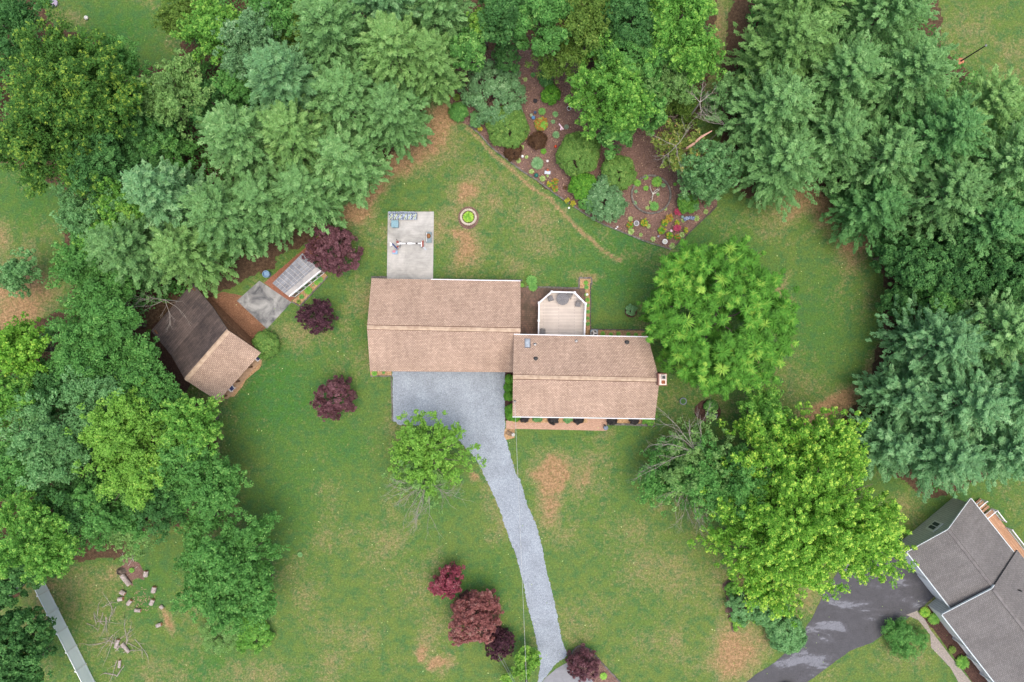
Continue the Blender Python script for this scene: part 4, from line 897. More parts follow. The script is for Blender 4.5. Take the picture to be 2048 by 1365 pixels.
MB().bar(T(-.55, .10, 1.2), T(.02, -.52, 1.2), .16, .14).build('arm', BLP, e); MB().prism([T(-.86, .3, 0)[:2], T(-.86, -.24, 0)[:2], T(-.52, .02, 0)[:2], ], 1.0, 1.16).build('guard', WHITE, e)
MB().tube([T(.0, .46, 1.2), T(-.06, .62, 1.3)], .035, 6).build('handle', DARKM, e); MB().bar(T(-.05, -.7, 1.18), T(.2, -.3, 1.3), .07, .06).build('fence', METAL, e)
p, T = frame_at(846, 489, 1.0, 0); e = empty('power_tool', (p[0], p[1], 1.0), 'red sander with a white side plate at the right end of the work stand', 'power tool')
MB().box(T(.0, .05, 1.12), (.2, .78, .16)).build('body', REDP, e); MB().box(T(-.17, .0, 1.08), (.1, .56, .14)).build('side_plate', WHITE, e)
MB().lathe(T(.0, .5, 1.12), [(.001, 0), (.12, .02), (.12, .18), (.001, .2)], 10).build('motor', METAL, e); MB().bar(T(.08, -.3, 1.1), T(.35, -.66, 1.0), .18, .1).build('dust_chute', flat('pale_grey', (168, 174, 178)), e)
p, T = frame_at(790, 505, .3, 0); e = empty('toolbox', (p[0], p[1], z0), 'low pink and blue crate below the left end of the work stand', 'toolbox'); MB().box(T(0, 0, .24), (.6, .42, .28)).build('body', flat('pale_blue', (138, 168, 194)), e); MB().box(T(-.1, .08, .4), (.34, .24, .06)).build('tray', flat('dusty_pink', (198, 128, 140)), e)
p, T = frame_at(857.5, 475, .45, 0); e = empty('garden_cart', (p[0], p[1], z0), 'flat blue grey cart with a brown stump on it near the pad\'s right edge', 'cart')
MB().box(T(.02, 0, .36), (.62, 1.26, .06)).build('tray', flat('slate_tray', (122, 138, 142)), e); MB().tube([T(-.26, -.5, .45), T(-.26, .55, .45)], .035, 6).build('rail', WHITE, e)
for sx in (-1, 1):
    for sy in (-1, 1): MB().tube([T(sx * .3 - .03, sy * .45, .24), T(sx * .3 + .03, sy * .45, .24)], .15, 12).build('wheel', DARKM, e)
o = MB().lathe(T(.0, .15, .39), [(.2, 0), (.24, .1), (.2, .3), (.12, .36), (.001, .38)], 12, 1, 1.25).build('stump', flat('brown_wood', (136, 92, 54)), None, T(0, .15, .39)); tag(o, 'brown wood stump resting on the flat cart', 'stump')

# ---------------------------------------------------------------- ring planter in the lawn
p = P(937, 435, 0); sheet('planter_mulch', [(937 + 21 * math.cos(t * .3), 436 + 23 * math.sin(t * .3)) for t in range(21)], .014, MULCH, .04, .3, 30)
pl = empty('ring_planter', p, 'round cream block planter ring filled with a bright yellow green plant in the back lawn', 'planter')
for k in range(26):
    t = k * 2 * math.pi / 26; MB().box((p[0] + .86 * math.cos(t), p[1] + .86 * math.sin(t), .13), (.24, .19, .24), t).build('block', BLOCK, pl)
MB().lathe((p[0], p[1], .02), [(.75, .0), (.75, .14), (.001, .15)], 20).build('soil', MULCH_D, pl)

# ---------------------------------------------------------------- fence (white vinyl)
fe = empty('white_fence', P(150, 1290, 0), 'tall white vinyl panel fence in the corner at the bottom left', 'fence')
f0 = Vector(P(50.0, 1086, 0)); f1 = Vector(P(104.5, 1194, 0)); d = (Vector(P(190.7, 1365, 0)) - f1).normalized()
npan = 9
for k in range(-3, npan):
    a = f1 + d * (k * 2.42 - .9); c = a + d * 2.42
    if k < -1: continue
    b = MB(); b.bar(a + Vector((0, 0, .95)), c + Vector((0, 0, .95)), .04, 1.62); q = b.build('panel', VINYL, fe)
    MB().bar(a + Vector((0, 0, 1.8)), c + Vector((0, 0, 1.8)), .07, .12).build('top_rail', VINYL, fe); MB().bar(a + Vector((0, 0, .12)), c + Vector((0, 0, .12)), .07, .14).build('bottom_rail', VINYL, fe)
    b = MB(); b.box((a.x, a.y, .95), (.13, .13, 1.9), math.atan2(d.y, d.x)); q = b.build('post', WHITE, fe); MB().box((a.x, a.y, 1.93), (.18, .18, .06), math.atan2(d.y, d.x)).build('post_cap', WHITE, q)
g0 = f1 + d * (-2 * 2.42 + 1.5); gd = Vector((-.75, -.66, 0))
fe2 = empty('grey_fence', g0, 'weathered fence run leaving the white fence under the trees', 'fence')
for k in range(2):
    a = g0 + gd * (k * 2.4); c = a + gd * 2.4; MB().bar(a + Vector((0, 0, .9)), c + Vector((0, 0, .9)), .04, 1.6).build('panel', flat('grey_vinyl', (150, 154, 150)), fe2); MB().box((a.x, a.y, .9), (.12, .12, 1.8)).build('post', flat('grey_vinyl', (150, 154, 150)), fe2)

# ---------------------------------------------------------------- neighbour's house
GREY_CAP = mat2('grey_ridge_cap', lin((104, 100, 98)), lin((128, 124, 121)), 2.2, .9, .2)
GW = pavers('beige_lap_siding', lin((214, 213, 208)), lin((208, 207, 202)), lin((172, 171, 166)), 6.0, .16)
nb = empty('neighbour_house', P(1950, 1150, 0), 'large grey shingled house with white gutters in the corner at the bottom right', 'house')
za, zar = 3.0, 4.75
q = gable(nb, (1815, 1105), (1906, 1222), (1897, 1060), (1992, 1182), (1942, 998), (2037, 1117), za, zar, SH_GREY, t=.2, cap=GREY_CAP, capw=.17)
wA, eA, rA = map(Vector, (q[0], q[4], q[2])); du_ = (Vector(q[1]) - wA).normalized(); dv_ = (eA - wA).normalized()
zb, zbr = 3.25, 5.15
wB = Vector(P(1885, 1230, zb)); rB0 = wB + dv_ * 5.6; eB = wB + dv_ * 11.2; Lb = 15.0
rB0.z = zbr; eB.z = 3.06
MB().slab([wB, wB + du_ * Lb, rB0 + du_ * Lb, rB0], .2, [(0, 0), (Lb, 0), (Lb, 5.9), (0, 5.9)]).build('roof', SH_GREY, nb)
sB = 7.4 - .0
eIn = wB + dv_ * 11.0; 
rBs = rB0 + du_ * .0
_c = Vector((0, 0, .05)); MB().bar(rB0 + _c + du_ * .1, rB0 + _c + du_ * Lb, .32, .05).build('ridge_cap', GREY_CAP, nb)
MB().slab([rB0, rB0 + du_ * Lb, eB + du_ * Lb, eB + du_ * .0], .2, [(0, 0), (Lb, 0), (Lb, 5.9), (0, 5.9)]).build('roof', SH_GREY, nb)
# A's walls
def hz(v, z=0): return Vector((v.x, v.y, z))
ww0 = hz(wA) + dv_ * .12 + du_ * .35; ww1 = hz(Vector(q[1])) + dv_ * .12; we0 = hz(eA) - dv_ * .4 + du_ * .35; we1 = hz(Vector(q[5])) - dv_ * .4 + du_ * 1.0; ww1 = ww1 + du_ * 1.0
MB().prism(ccw([(v.x, v.y) for v in (ww0, ww1, we1, we0)]), 0, za - .12).build('wall', GW, nb)
mid = (ww0 + we0) / 2; b = MB(); tri = [hz(ww0, za - .13), hz(we0, za - .13), hz(mid, zar - .22)]; b.add(tri + [t_ + du_ * .15 for t_ in tri], [(0, 1, 2), (5, 4, 3), (0, 3, 4, 1), (1, 4, 5, 2), (2, 5, 3, 0)]); b.build('gable_wall', GW, nb)
def trim(a, c, w=.1, h=.2, name='fascia', m=flat('off_white_trim', (206, 214, 214))): MB().bar(a, c, w * .7, h).build(name, m, nb)
o_ = Vector((0, 0, -.10))
trim(wA + o_ - du_ * .06, rA + o_ - du_ * .06); trim(rA + o_ - du_ * .06, eA + o_ - du_ * .06); trim(wA + o_ - dv_ * .07, Vector(q[1]) + o_ - dv_ * .07 , .14, .16, 'gutter'); trim(eA + o_ + dv_ * .07, Vector(q[5]) + o_ + dv_ * .07, .12, .14, 'gutter')
trim(wB + o_ - du_ * .06, rB0 + o_ - du_ * .06, .1, .22); trim(rB0 + o_ - du_ * .06, rB0 + o_ - du_ * .06 + (eB - rB0) * .08, .1, .22); trim(wB + o_ - dv_ * .08, wB + du_ * Lb + o_ - dv_ * .08, .14, .16, 'gutter'); trim(eB + du_ * 1.2 + o_ + dv_ * .07, eB + du_ * Lb + o_ + dv_ * .07, .12, .14, 'gutter')
# B's walls
b0 = hz(wB) + dv_ * .14 + du_ * .35; b1 = hz(wB) + dv_ * 1.3 + du_ * Lb; b2 = hz(eB) - dv_ * .5 + du_ * Lb; b3 = hz(eB) - dv_ * .5 + du_ * .35
MB().prism(ccw([(v.x, v.y) for v in (b0, hz(wB) + dv_ * .14 + du_ * 4.5, hz(wB) + dv_ * 1.8 + du_ * 4.5, hz(wB) + dv_ * 1.8 + du_ * Lb, b2, b3)]), 0, 2.95).build('wall', GW, nb)
mid = (b0 + b3) / 2; b = MB(); tri = [hz(b0, zb - .13), hz(b3, 3.0), hz(mid, zbr - .25)]; b.add(tri + [t_ + du_ * .15 for t_ in tri], [(0, 1, 2), (5, 4, 3), (0, 3, 4, 1), (1, 4, 5, 2), (2, 5, 3, 0)]); b.build('gable_wall', GW, nb)
for k in range(4):
    c = hz(wB) + dv_ * .12 + du_ * (5.2 + k * 2.6); MB().box((c.x, c.y, 1.5), (.2, .2, 3.0), math.atan2(du_.y, du_.x)).build('porch_column', WHITE, nb)
MB().bar(hz(wB, .25) + dv_ * 1.0 + du_ * 4.6, hz(wB, .25) + dv_ * 1.0 + du_ * Lb, 1.7, .12).build('porch_floor', flat('porch_grey', (196, 196, 192)), nb)
MB().bar(hz(wB, 2.98) + dv_ * .2 + du_ * 4.6, hz(wB, 2.98) + dv_ * .2 + du_ * Lb, .2, .26).build('porch_beam', WHITE, nb)
# white garage doors on A's front
for k in range(2):
    c0 = ww0 + du_ * (.6 + k * 3.6) - dv_ * .03; c1 = c0 + du_ * 3.0; MB().bar(hz(c0, 1.15), hz(c1, 1.15), .06, 2.3).build('garage_door', WHITE, nb)
# gable window
wc = lerp(ww0, we0, .50) - du_ * .04; f = MB().bar(hz(wc, 1.95) - dv_ * .74, hz(wc, 1.95) + dv_ * .74, .08, 1.45).build('window', WHITE, nb)
b = MB(); 
for s in (-1, 1): b.bar(hz(wc, 1.95) + dv_ * (s * .28 - .23) - du_ * .05, hz(wc, 1.95) + dv_ * (s * .28 + .23) - du_ * .05, .02, 1.0)
b.build('pane', GLASS, f)
zp = zb + .9; s = P(2036, 1180, 5.0); MB().tube([s, (s[0] + .1, s[1], 5.45)], .09, 8).build('vent_pipe', DARKM, nb)
# deck of the neighbour
nd = empty('neighbour_deck', hz(eA) + du_ * 3, 'tan board deck with white railings behind the grey roofed house', 'deck')
TANB = pavers('tan_deck_boards', lin((196, 158, 128)), lin((178, 138, 108)), lin((132, 98, 74)), 4.0, .14, None, .9)
dk0 = hz(eA) - dv_ * .3 + du_ * 3.7; dk1 = dk0 + dv_ * 2.3; dk2 = dk1 + du_ * 12; dk3 = dk0 + du_ * 12
MB().prism(ccw([(v.x, v.y) for v in (dk0, dk1, dk2, dk3)]), .75, .87).build('deck_floor', TANB, nd)
st0 = dk0 + dv_ * .3 - du_ * .0
for k in range(4): a = st0 - du_ * (.3 + k * .3); MB().bar(hz(a, .7 - k * .17), hz(a + dv_ * 2.0, .7 - k * .17), .3, .06).build('step', TANB, nd)
def rail(a, c, z, par=nd, hgt=.95, gap=.2):
    b = MB(); a = hz(a, z + hgt); c = hz(c, z + hgt); b.bar(a, c, .10, .06); lo = Vector((0, 0, -hgt + .12)); b.bar(a + lo, c + lo, .06, .05); n = max(2, int((c - a).length / gap))
    for j in range(1, n): p_ = lerp(a, c, j / n); b.box((p_.x, p_.y, z + hgt / 2), (.04, .04, hgt - .1))
    b.build('railing', WHITE, par)
    for e_ in (a, c): MB().box((e_.x, e_.y, z + hgt / 2 + .05), (.12, .12, hgt + .1)).build('post', WHITE, par)
rail(dk0 + dv_ * .2, dk1 - dv_ * .05, .87); rail(dk1, dk1 + du_ * 1.6, .87); rail(dk0 + dv_ * .2 - du_ * 1.2, dk1 - dv_ * .05 - du_ * 1.2, .3); rail(dk1 + du_ * 2.8, dk2, .87)

# ---------------------------------------------------------------- pole and wires
bp = P(1052, 1338, 0); pole = empty('utility_pole', bp, 'tall grey wooden utility pole rising from the small yellow green tree at the bottom', 'utility pole')
PT = 9.0; MB().tube([bp, (bp[0], bp[1], PT)], [.17, .12], 10).build('pole', mat2('grey_pole', lin((120, 116, 112)), lin((156, 152, 148)), 6, .9, .3), pole)
b = MB(); b.bar((bp[0] - .7, bp[1], PT - .4), (bp[0] + .7, bp[1], PT - .4), .1, .12); b.build('crossarm', BARK, pole)
def wire(name, a, c, sag, r_, label, m=METAL, group=None):
    a, c = Vector(a), Vector(c); pts = [lerp(a, c, t / 16) - Vector((0, 0, 4 * sag * (t / 16) * (1 - t / 16))) for t in range(17)]
    o = MB().tube([tuple(v) for v in pts], r_, 5).build(name, m, None, tuple(a)); tag(o, label, 'cable', group)
WIREM = mat2('pale_cable', lin((150, 152, 150)), lin((196, 198, 196)), 4, .5, 0)
wire('service_cable', MASTTOP, (bp[0], bp[1], PT - .5), .5, .018, 'long overhead service cable running from the roof mast to the utility pole', WIREM)
for x, y, lb in ((977, 1277, 'guy wire anchored left beneath the rust coloured tree'), (995, 1296, 'guy wire anchored right at the dark purple shrub')):
    wire('guy_wire', P(x, y, 0), (bp[0], bp[1], PT - .6), 0, .02, lb + ', rising to the utility pole', WIREM, 'guy wires of the utility pole')

# ---------------------------------------------------------------- garden edging, logs, ornaments
def edging(name, pts, label, w=.16, h=.14, m=STONE, close=False, step=.42, z=0.0):
    b = MB(); rnd = random.Random(len(label)); P3 = [Vector(P(x, y, 0)) for x, y in pts]
    for a, c in zip(P3[:-1], P3[1:]):
        L_ = (c - a).length; n = max(1, int(L_ / step)); ang = math.atan2(c.y - a.y, c.x - a.x)
        for j in range(n):
            q_ = lerp(a, c, (j + .5) / n); b.box((q_.x + rnd.uniform(-.02, .02), q_.y + rnd.uniform(-.02, .02), z + h / 2), (L_ / n * .93, w * rnd.uniform(.85, 1.1), h * rnd.uniform(.8, 1.1)), ang + rnd.uniform(-.06, .06))
    o = b.build(name, m, None, tuple(P3[0])); tag(o, label, 'edging')
edging('stone_edging', smoothline([(938, 250), (962, 272), (985, 297), (1015, 320), (1045, 343), (1075, 362), (1106, 385), (1135, 405), (1165, 425), (1200, 446), (1238, 462), (1290, 483), (1342, 499)]), 'long grey stone edging between the mulched garden and the back lawn')
edging('stone_edging', smoothline([(1342, 499), (1390, 455), (1434, 412)]), 'dark stone edging along the right tip of the mulched garden', m=mat2('dark_edging', lin((70, 62, 58)), lin((96, 88, 80)), 3))
edging('stone_ring', [(1302 + 39 * math.cos(t * .2618), 390 + 38 * math.sin(t * .2618)) for t in range(25)], 'ring of grey stacked stones round a small bed in the garden', w=.2, h=.24)
edging('brick_edging', [(1181, 566), (1181, 659), (1296, 661)], 'dark edging round the planting strip beside the deck', w=.14, m=mat2('dark_edging_brick', lin((72, 66, 64)), lin((104, 98, 94)), 3))
edging('brick_edging', [(1158, 577), (1158, 556.5), (1183, 556.5), (1183, 570)], 'grey block edging of the square bed above the deck', w=.2)
edging('brick_edging', [(870, 559.5), (1045, 561.5)], 'grey edging along the back of the garage roof', w=.2)
edging('brick_edging', [(1053, 574), (1160, 577)], 'pale stone edging along the patio behind the deck', w=.22)
edging('brick_edging', [(741, 752.5), (783, 752.5), (784, 800), (785, 842)], 'dark edging along the left side of the gravel parking area', w=.14, m=STONE)
edging('brick_edging', [(1214, 848), (1309, 851)], 'grey stone edging of the front bed right of the brick walk', w=.26)
edging('brick_edging', [(743, 555), (775, 555)], 'grey stones at the upper left corner of the house', w=.25)
edging('stone_edging', [(584, 604), (600, 613), (656, 553)], 'stone edging of the narrow bed in front of the greenhouse', w=.16)
edging('stone_edging', smoothline([(1136, 1320), (1150, 1297), (1163, 1292), (1180, 1300), (1203, 1325), (1242, 1366)]), 'dark edging round the mulch bed at the end of the driveway', w=.16, m=mat2('dark_edging_2', lin((84, 78, 74)), lin((116, 110, 104)), 3))

LOGM = mat2('cut_log_bark', lin((140, 128, 122)), lin((188, 178, 172)), 5, .9, .4); LOGE = mat2('cut_log_end', lin((170, 120, 86)), lin((196, 148, 112)), 6, .9, .2)
def log(px, py, ang, L_, r_, label):
    p = P(px, py, 0); a = R_(ang); d = Vector((math.cos(a), math.sin(a), 0)); c = Vector((p[0], p[1], r_)); 
    e = MB().tube([c - d * L_ / 2, c - d * L_ * .2, c + d * L_ * .25, c + d * L_ / 2], [r_, r_ * 1.04, r_ * .97, r_], 12).build('log', LOGM, None, (p[0], p[1], 0)); tag(e, label, 'log', 'cut logs lying on the bottom left lawn')
    for s in (-1, 1): MB().tube([c + d * (s * L_ / 2), c + d * (s * (L_ / 2 + .012))], r_ * .88, 12).build('cut_end', LOGE, e)
log(294, 1146.5, 80, .66, .26, 'cut log lying apart, topmost on the lawn'); log(310, 1178, 75, .66, .27, 'cut log with a twig stub, right of the wood chips')
log(248, 1184.5, -30, .6, .25, 'cut log, upper of the pair left of the wood chips'); log(243.5, 1197, 10, .56, .24, 'cut log lying farthest left'); log(261, 1203.5, 50, .66, .23, 'cut log with an orange end near the farthest left log')
log(306, 1203, 65, .66, .24, 'cut log below the one with the twig stub'); log(325, 1213.5, -45, .46, .2, 'smallest cut log, farthest right of the group'); log(277.5, 1220, -5, .7, .2, 'flat lying pale log below the wood chips')
log(320, 1249, 20, .6, .22, 'log with a branch stub near the bare dirt strip'); log(240.5, 1327, 85, .86, .16, 'slim log standing alone near the bottom fence'); log(254, 1159, -52, 1.5, .27, 'big split log beside the stump pile'); log(236, 1286, 70, 1.0, .2, 'upper grey log in the twig pile'); log(253, 1295, -50, 1.3, .2, 'lower grey log in the twig pile')
rnd = random.Random(5)
b = MB()
for k in range(60):
    x = 290 + rnd.gauss(-5, 10); y = 1198 + rnd.gauss(0, 10); c = P(x, y, .03); a = rnd.uniform(0, 3.1); b.box(c, (rnd.uniform(.08, .3), .05, .03), a)
o = b.build('wood_chips', mat2('wood_chip', lin((140, 110, 88)), lin((186, 160, 136)), 6), None, P(288, 1198, 0)); tag(o, 'scatter of pale wood chips between the cut logs', 'wood chips', kind='stuff')
def brush(px, py, n, L_, label, seed, rad=.04, spread=14):
    rnd = random.Random(seed); b = MB(); 
    for k in range(n):
        p = P(px + rnd.gauss(0, spread), py + rnd.gauss(0, spread * .7), .08); a = rnd.uniform(0, 6.28); bare_branch(b, p, (math.cos(a), math.sin(a), .05), L_ * rnd.uniform(.6, 1.1), rad, 1, rnd, .5, 0, 1)
    b.v = [(x, y, max(.02, z * .6)) for x, y, z in b.v]
    o = b.build('brush_pile', DEAD, None, P(px, py, 0)); tag(o, label, 'brush pile')
brush(205, 1238, 12, 1.9, 'pile of dead twigs and sticks left of the cut logs', 3); brush(245, 1290, 14, 2.3, 'wide tangle of bare branches around two grey logs', 4, .045, 22); brush(232, 1350, 2, 1.6, 'single long dead branch at the bottom edge', 8, .07, 2)
brush(262, 1128, 6, 1.1, 'small twig heap at the old stump under the trees', 6, .04, 8)
# stump
p = P(243, 1143, 0); o = MB().lathe(p, [(.5, 0), (.42, .15), (.3, .42), (.22, .5), (.2, .3), (.001, .28)], 9, 1.25).build('stump', BARK, None, p); tag(o, 'ragged grey tree stump at the edge of the left trees', 'stump')

def bowl(px, py, r_, h_, m, label, cat='bird bath', name='bird_bath', inner=None):
    p = P(px, py, h_); e = empty(name, (p[0], p[1], 0), label, cat)
    MB().lathe((p[0], p[1], 0), [(r_ * .6, 0), (r_ * .5, .06), (r_ * .25, .12), (r_ * .22, h_ - .14), (r_ * .5, h_ - .1)], 14).build('pedestal', m, e)
    MB().lathe((p[0], p[1], 0), [(r_ * .4, h_ - .12), (r_ * .95, h_ - .03), (r_, h_), (r_ * .84, h_), (r_ * .7, h_ - .06), (r_ * .6, h_ - .062)], 20).build('bowl', m, e)
    MB().lathe((p[0], p[1], 0), [(r_ * .8, h_ - .04), (.001, h_ - .038)], 18).build('water', inner or flat('dull_water', (96, 100, 100), .2), e)
bowl(1273, 447, .32, .55, flat('pale_stone', (190, 190, 192)), 'grey stone bird bath among hostas in the garden tip'); bowl(1330, 483.5, .30, .5, WHITE, 'small white bird bath near the lowest point of the garden', inner=flat('pale_water', (170, 174, 160), .2))
bowl(1138, 217, .26, .45, flat('pale_stone', (190, 190, 192)), 'white rimmed bird bath near the middle of the garden', inner=MULCH_D); bowl(1133, 254, .28, .5, flat('mottled_stone', (110, 124, 108)), 'mottled green grey bird bath beside the white pinwheel', inner=flat('algae', (96, 116, 92)))
bowl(1366.5, 803, .42, .35, flat('blue_grey_stone', (120, 128, 138)), 'low grey bowl planter in the lawn right of the chimney', 'planter', 'bowl_planter', LEAF['green'])
bowl(1412, 406, .27, .4, flat('terracotta', (150, 108, 84)), 'terracotta rimmed pot at the right tip of the garden', 'pot', 'plant_pot', MULCH_D)
def pot(px, py, r_, h_, rgb, label, name='plant_pot', cat='pot', glossy=.3):
    p = P(px, py, h_ * .5); o = MB().lathe((p[0], p[1], 0), [(r_ * .7, 0), (r_, h_ * .7), (r_ * 1.05, h_), (r_ * .85, h_), (r_ * .8, h_ * .85), (.001, h_ * .84)], 16).build(name, flat('glaze_%d_%d_%d' % rgb, rgb, glossy), None, (p[0], p[1], 0)); tag(o, label, cat)
def orb(px, py, r_, rgb, label, name='garden_ball', cat='ornament', sz=1.0):
    p = P(px, py, r_); o = MB().ball((p[0], p[1], r_ * sz), r_, 12, 8, sz).build(name, flat('glaze_%d_%d_%d' % rgb, rgb, .3), None, (p[0], p[1], 0), True); tag(o, label, cat)
orb(1045, 313, .18, (226, 226, 222), 'white gazing ball between two pale hostas near the edging'); orb(1095, 322, .17, (214, 210, 206), 'pale rounded stone on the garden path', 'garden_stone', 'stone', .6)
orb(1072.6, 351, .26, (40, 104, 92), 'teal glazed ball at the garden edging'); orb(1062.5, 231, .22, (150, 158, 132), 'pale green ball beside a blue pot'); pot(1066.6, 236.5, .2, .35, (64, 116, 158), 'bright blue glazed pot beside the pale green ball'); pot(1070, 226, .16, .3, (44, 62, 92), 'dark blue pot above the pale green ball')
pot(1070.6, 203, .24, .3, (44, 42, 46), 'black pot right of the big leathery shrub'); orb(1111, 293.5, .17, (196, 76, 50), 'red and white garden gnome by the big round shrub', 'garden_gnome', 'ornament', 1.3); pot(1051, 243, .16, .3, (46, 60, 84), 'navy pot at the right of the light green dome shrub')
orb(1235, 454, .12, (220, 216, 214), 'white stone left of the bird bath, near the edging', 'garden_stone', 'stone', .6); orb(1232, 457.5, .10, (226, 226, 226), 'tiny white stone on the garden edging', 'garden_stone', 'stone', .6); orb(1342.5, 462, .17, (222, 196, 206), 'pale pink ball between the flower clumps'); orb(1317, 473, .12, (160, 160, 176), 'small lilac grey stone by the lower hostas', 'garden_stone', 'stone', .6)
orb(1138, 416, .13, (224, 226, 222), 'white stone outside the garden edging on the lawn', 'garden_stone', 'stone', .5); orb(1365, 434, .18, (128, 160, 148), 'pale teal ball next to the curved blue bench'); orb(1174, 589.5, .18, (222, 224, 216), 'white ornament between deck corner and planting strip', 'garden_figure')
p = P(1095, 345.5, .1); o = MB().box((p[0], p[1], .08), (.68, .36, .14), -.1).build('stone_plaque', flat('pale_blue_stone', (186, 196, 206)), None, (p[0], p[1], 0)); tag(o, 'pale blue grey rectangular plaque lying in the garden mulch', 'plaque'); orb(1095.5, 340.5, .17, (176, 104, 76), 'terracotta ball behind the pale plaque')
p = P(1122, 255, .6); e = empty('pinwheel', (p[0], p[1], 0), 'white and pink garden pinwheel beside the mottled bird bath', 'pinwheel'); MB().tube([(p[0], p[1], 0), (p[0], p[1], .8)], .015, 6).build('pole', METAL, e)
b = MB(); [b.bar((p[0], p[1], .82), (p[0] + .42 * math.cos(t), p[1] + .42 * math.sin(t), .84), .14, .015) for t in (2.2, 4.6, -.9)]; b.build('blades', flat('pinwheel_pink', (224, 196, 208)), e)
# curved blue bench
e = empty('curved_bench', P(1378, 437, 0), 'curved blue mosaic bench in the tip of the garden', 'bench'); BM = NT('blue_mosaic'); _v = BM.n('ShaderNodeTexVoronoi'); _v.inputs['Scale'].default_value = 9; BM.l(BM.pos(), _v.inputs['Vector']); BM = BM.done(BM.ramp(_v.outputs['Color'], [(.2, lin((40, 52, 76))), (.5, lin((76, 96, 132))), (.75, lin((150, 166, 190)))]), .4)
b = MB(); c0 = P(1381, 452, .5); arc = [(c0[0] + 1.05 * math.cos(t), c0[1] + .95 * math.sin(t), .42) for t in [R_(62 + i * 9) for i in range(9)]]
for a, c in zip(arc[:-1], arc[1:]): b.bar(a, c, .42, .08)
b.build('seat', BM, e)
for k in (1, 7): MB().box((arc[k][0], arc[k][1], .19), (.22, .34, .38), .3 if k == 7 else -.3).build('leg', BM, e)
# bench in the mulch ring
p = P(1423, 831, .5); e = empty('garden_bench', (p[0], p[1], 0), 'grey green slatted bench in the dark mulch ring below the star leaved tree', 'bench'); GB = flat('lichen_wood', (96, 112, 100)); rz = -.25; co, si = math.cos(rz), math.sin(rz); T = lambda x, y, z: (p[0] + x * co - y * si, p[1] + x * si + y * co, z)
b = MB(); [b.box(T(0, -.2 + i * .11, .44), (1.2, .08, .03), rz) for i in range(4)]; b.build('seat', GB, e); b = MB(); [b.box(T(0, .26, .56 + i * .11), (1.2, .03, .07), rz) for i in range(3)]; b.build('backrest', GB, e)
for sx in (-1, 1):
    for sy in (-1, 1): MB().box(T(sx * .54, sy * .2, .22), (.05, .05, .44), rz).build('leg', GB, e)
    MB().box(T(sx * .58, 0, .64), (.06, .5, .04), rz).build('armrest', flat('pale_arm', (170, 180, 184)), e)
# urn on the walk, iron bench on the pea gravel
p = P(1211.5, 855, .4); e = empty('urn', (p[0], p[1], 0), 'blue grey urn on the right end of the brick walk', 'urn'); MB().lathe((p[0], p[1] - .05, 0.03), [(.16, 0), (.12, .08), (.26, .25), (.28, .45), (.2, .55), (.24, .6), (.18, .6), (.16, .5), (.001, .5)], 16).build('body', flat('blue_grey_glaze', (92, 112, 134), .3), e)
MB().tube([(p[0] - .05, p[1] + .1, .5), (p[0] - .15, p[1] + .3, .75), (p[0] - .3, p[1] + .36, .7)], [.09, .06, .03], 7).build('spout', DARKM, e)
p = P(1018, 868, .5); e = empty('iron_bench', (p[0], p[1], 0), 'small dark iron seat on the pale gravel at the driveway\'s edge', 'bench'); rz = -.5; co, si = math.cos(rz), math.sin(rz); T = lambda x, y, z: (p[0] + x * co - y * si, p[1] + x * si + y * co, z)
b = MB(); [b.bar(T(-.35, -.18 + i * .09, .42), T(.35, -.18 + i * .09, .42), .03, .02) for i in range(5)]; b.build('seat', DARKM, e); b = MB(); [b.tube([T(-.35 + i * .14, .2, .42), T(-.35 + i * .14, .3, .8)], .014, 5) for i in range(6)]; b.tube([T(-.37, .3, .8), T(0, .32, .9), T(.37, .3, .8)], .02, 6); b.build('backrest', DARKM, e)
for sx in (-1, 1):
    for sy in (-1, 1): MB().tube([T(sx * .34, sy * .18, .42), T(sx * .36, sy * .2, .03)], .018, 5).build('leg', METAL, e)
pot(1026.5, 869.5, .2, .35, (168, 168, 162), 'pale grey pot beside the dark iron seat')
# lamp post in the far right lawn
p = P(1921, 123, 0); b = MB(); b.lathe(p, [(.42, 0), (.34, .06), (.001, .08)], 12, 1.05); e = b.build('clay_mound', mat2('orange_clay', lin((176, 112, 84)), lin((204, 142, 108)), 4), None, p); tag(e, 'round mound of orange clay in the far right lawn', 'mound')
b = MB(); b.tube([p, (p[0] + .02, p[1], 4.2)], [.09, .06], 8); e = b.build('post', DARKM, None, p); tag(e, 'tall dark metal post standing in the orange clay mound', 'post'); MB().lathe((p[0], p[1], 4.2), [(.1, 0), (.13, .12), (.001, .2)], 8).build('finial', METAL, e)
p = P(104, 4, .5); o = MB().lathe((p[0], p[1], 0), [(.4, 0), (.5, .3), (.3, .6), (.001, .65)], 12).build('lawn_ornament', flat('lilac', (190, 176, 200)), None, (p[0], p[1], 0)); tag(o, 'pale lilac ornament at the top edge of the upper left lawn', 'ornament')
orb(171, 35, .25, (206, 204, 196), 'pale stone in the upper left lawn', 'garden_stone', 'stone', .6)

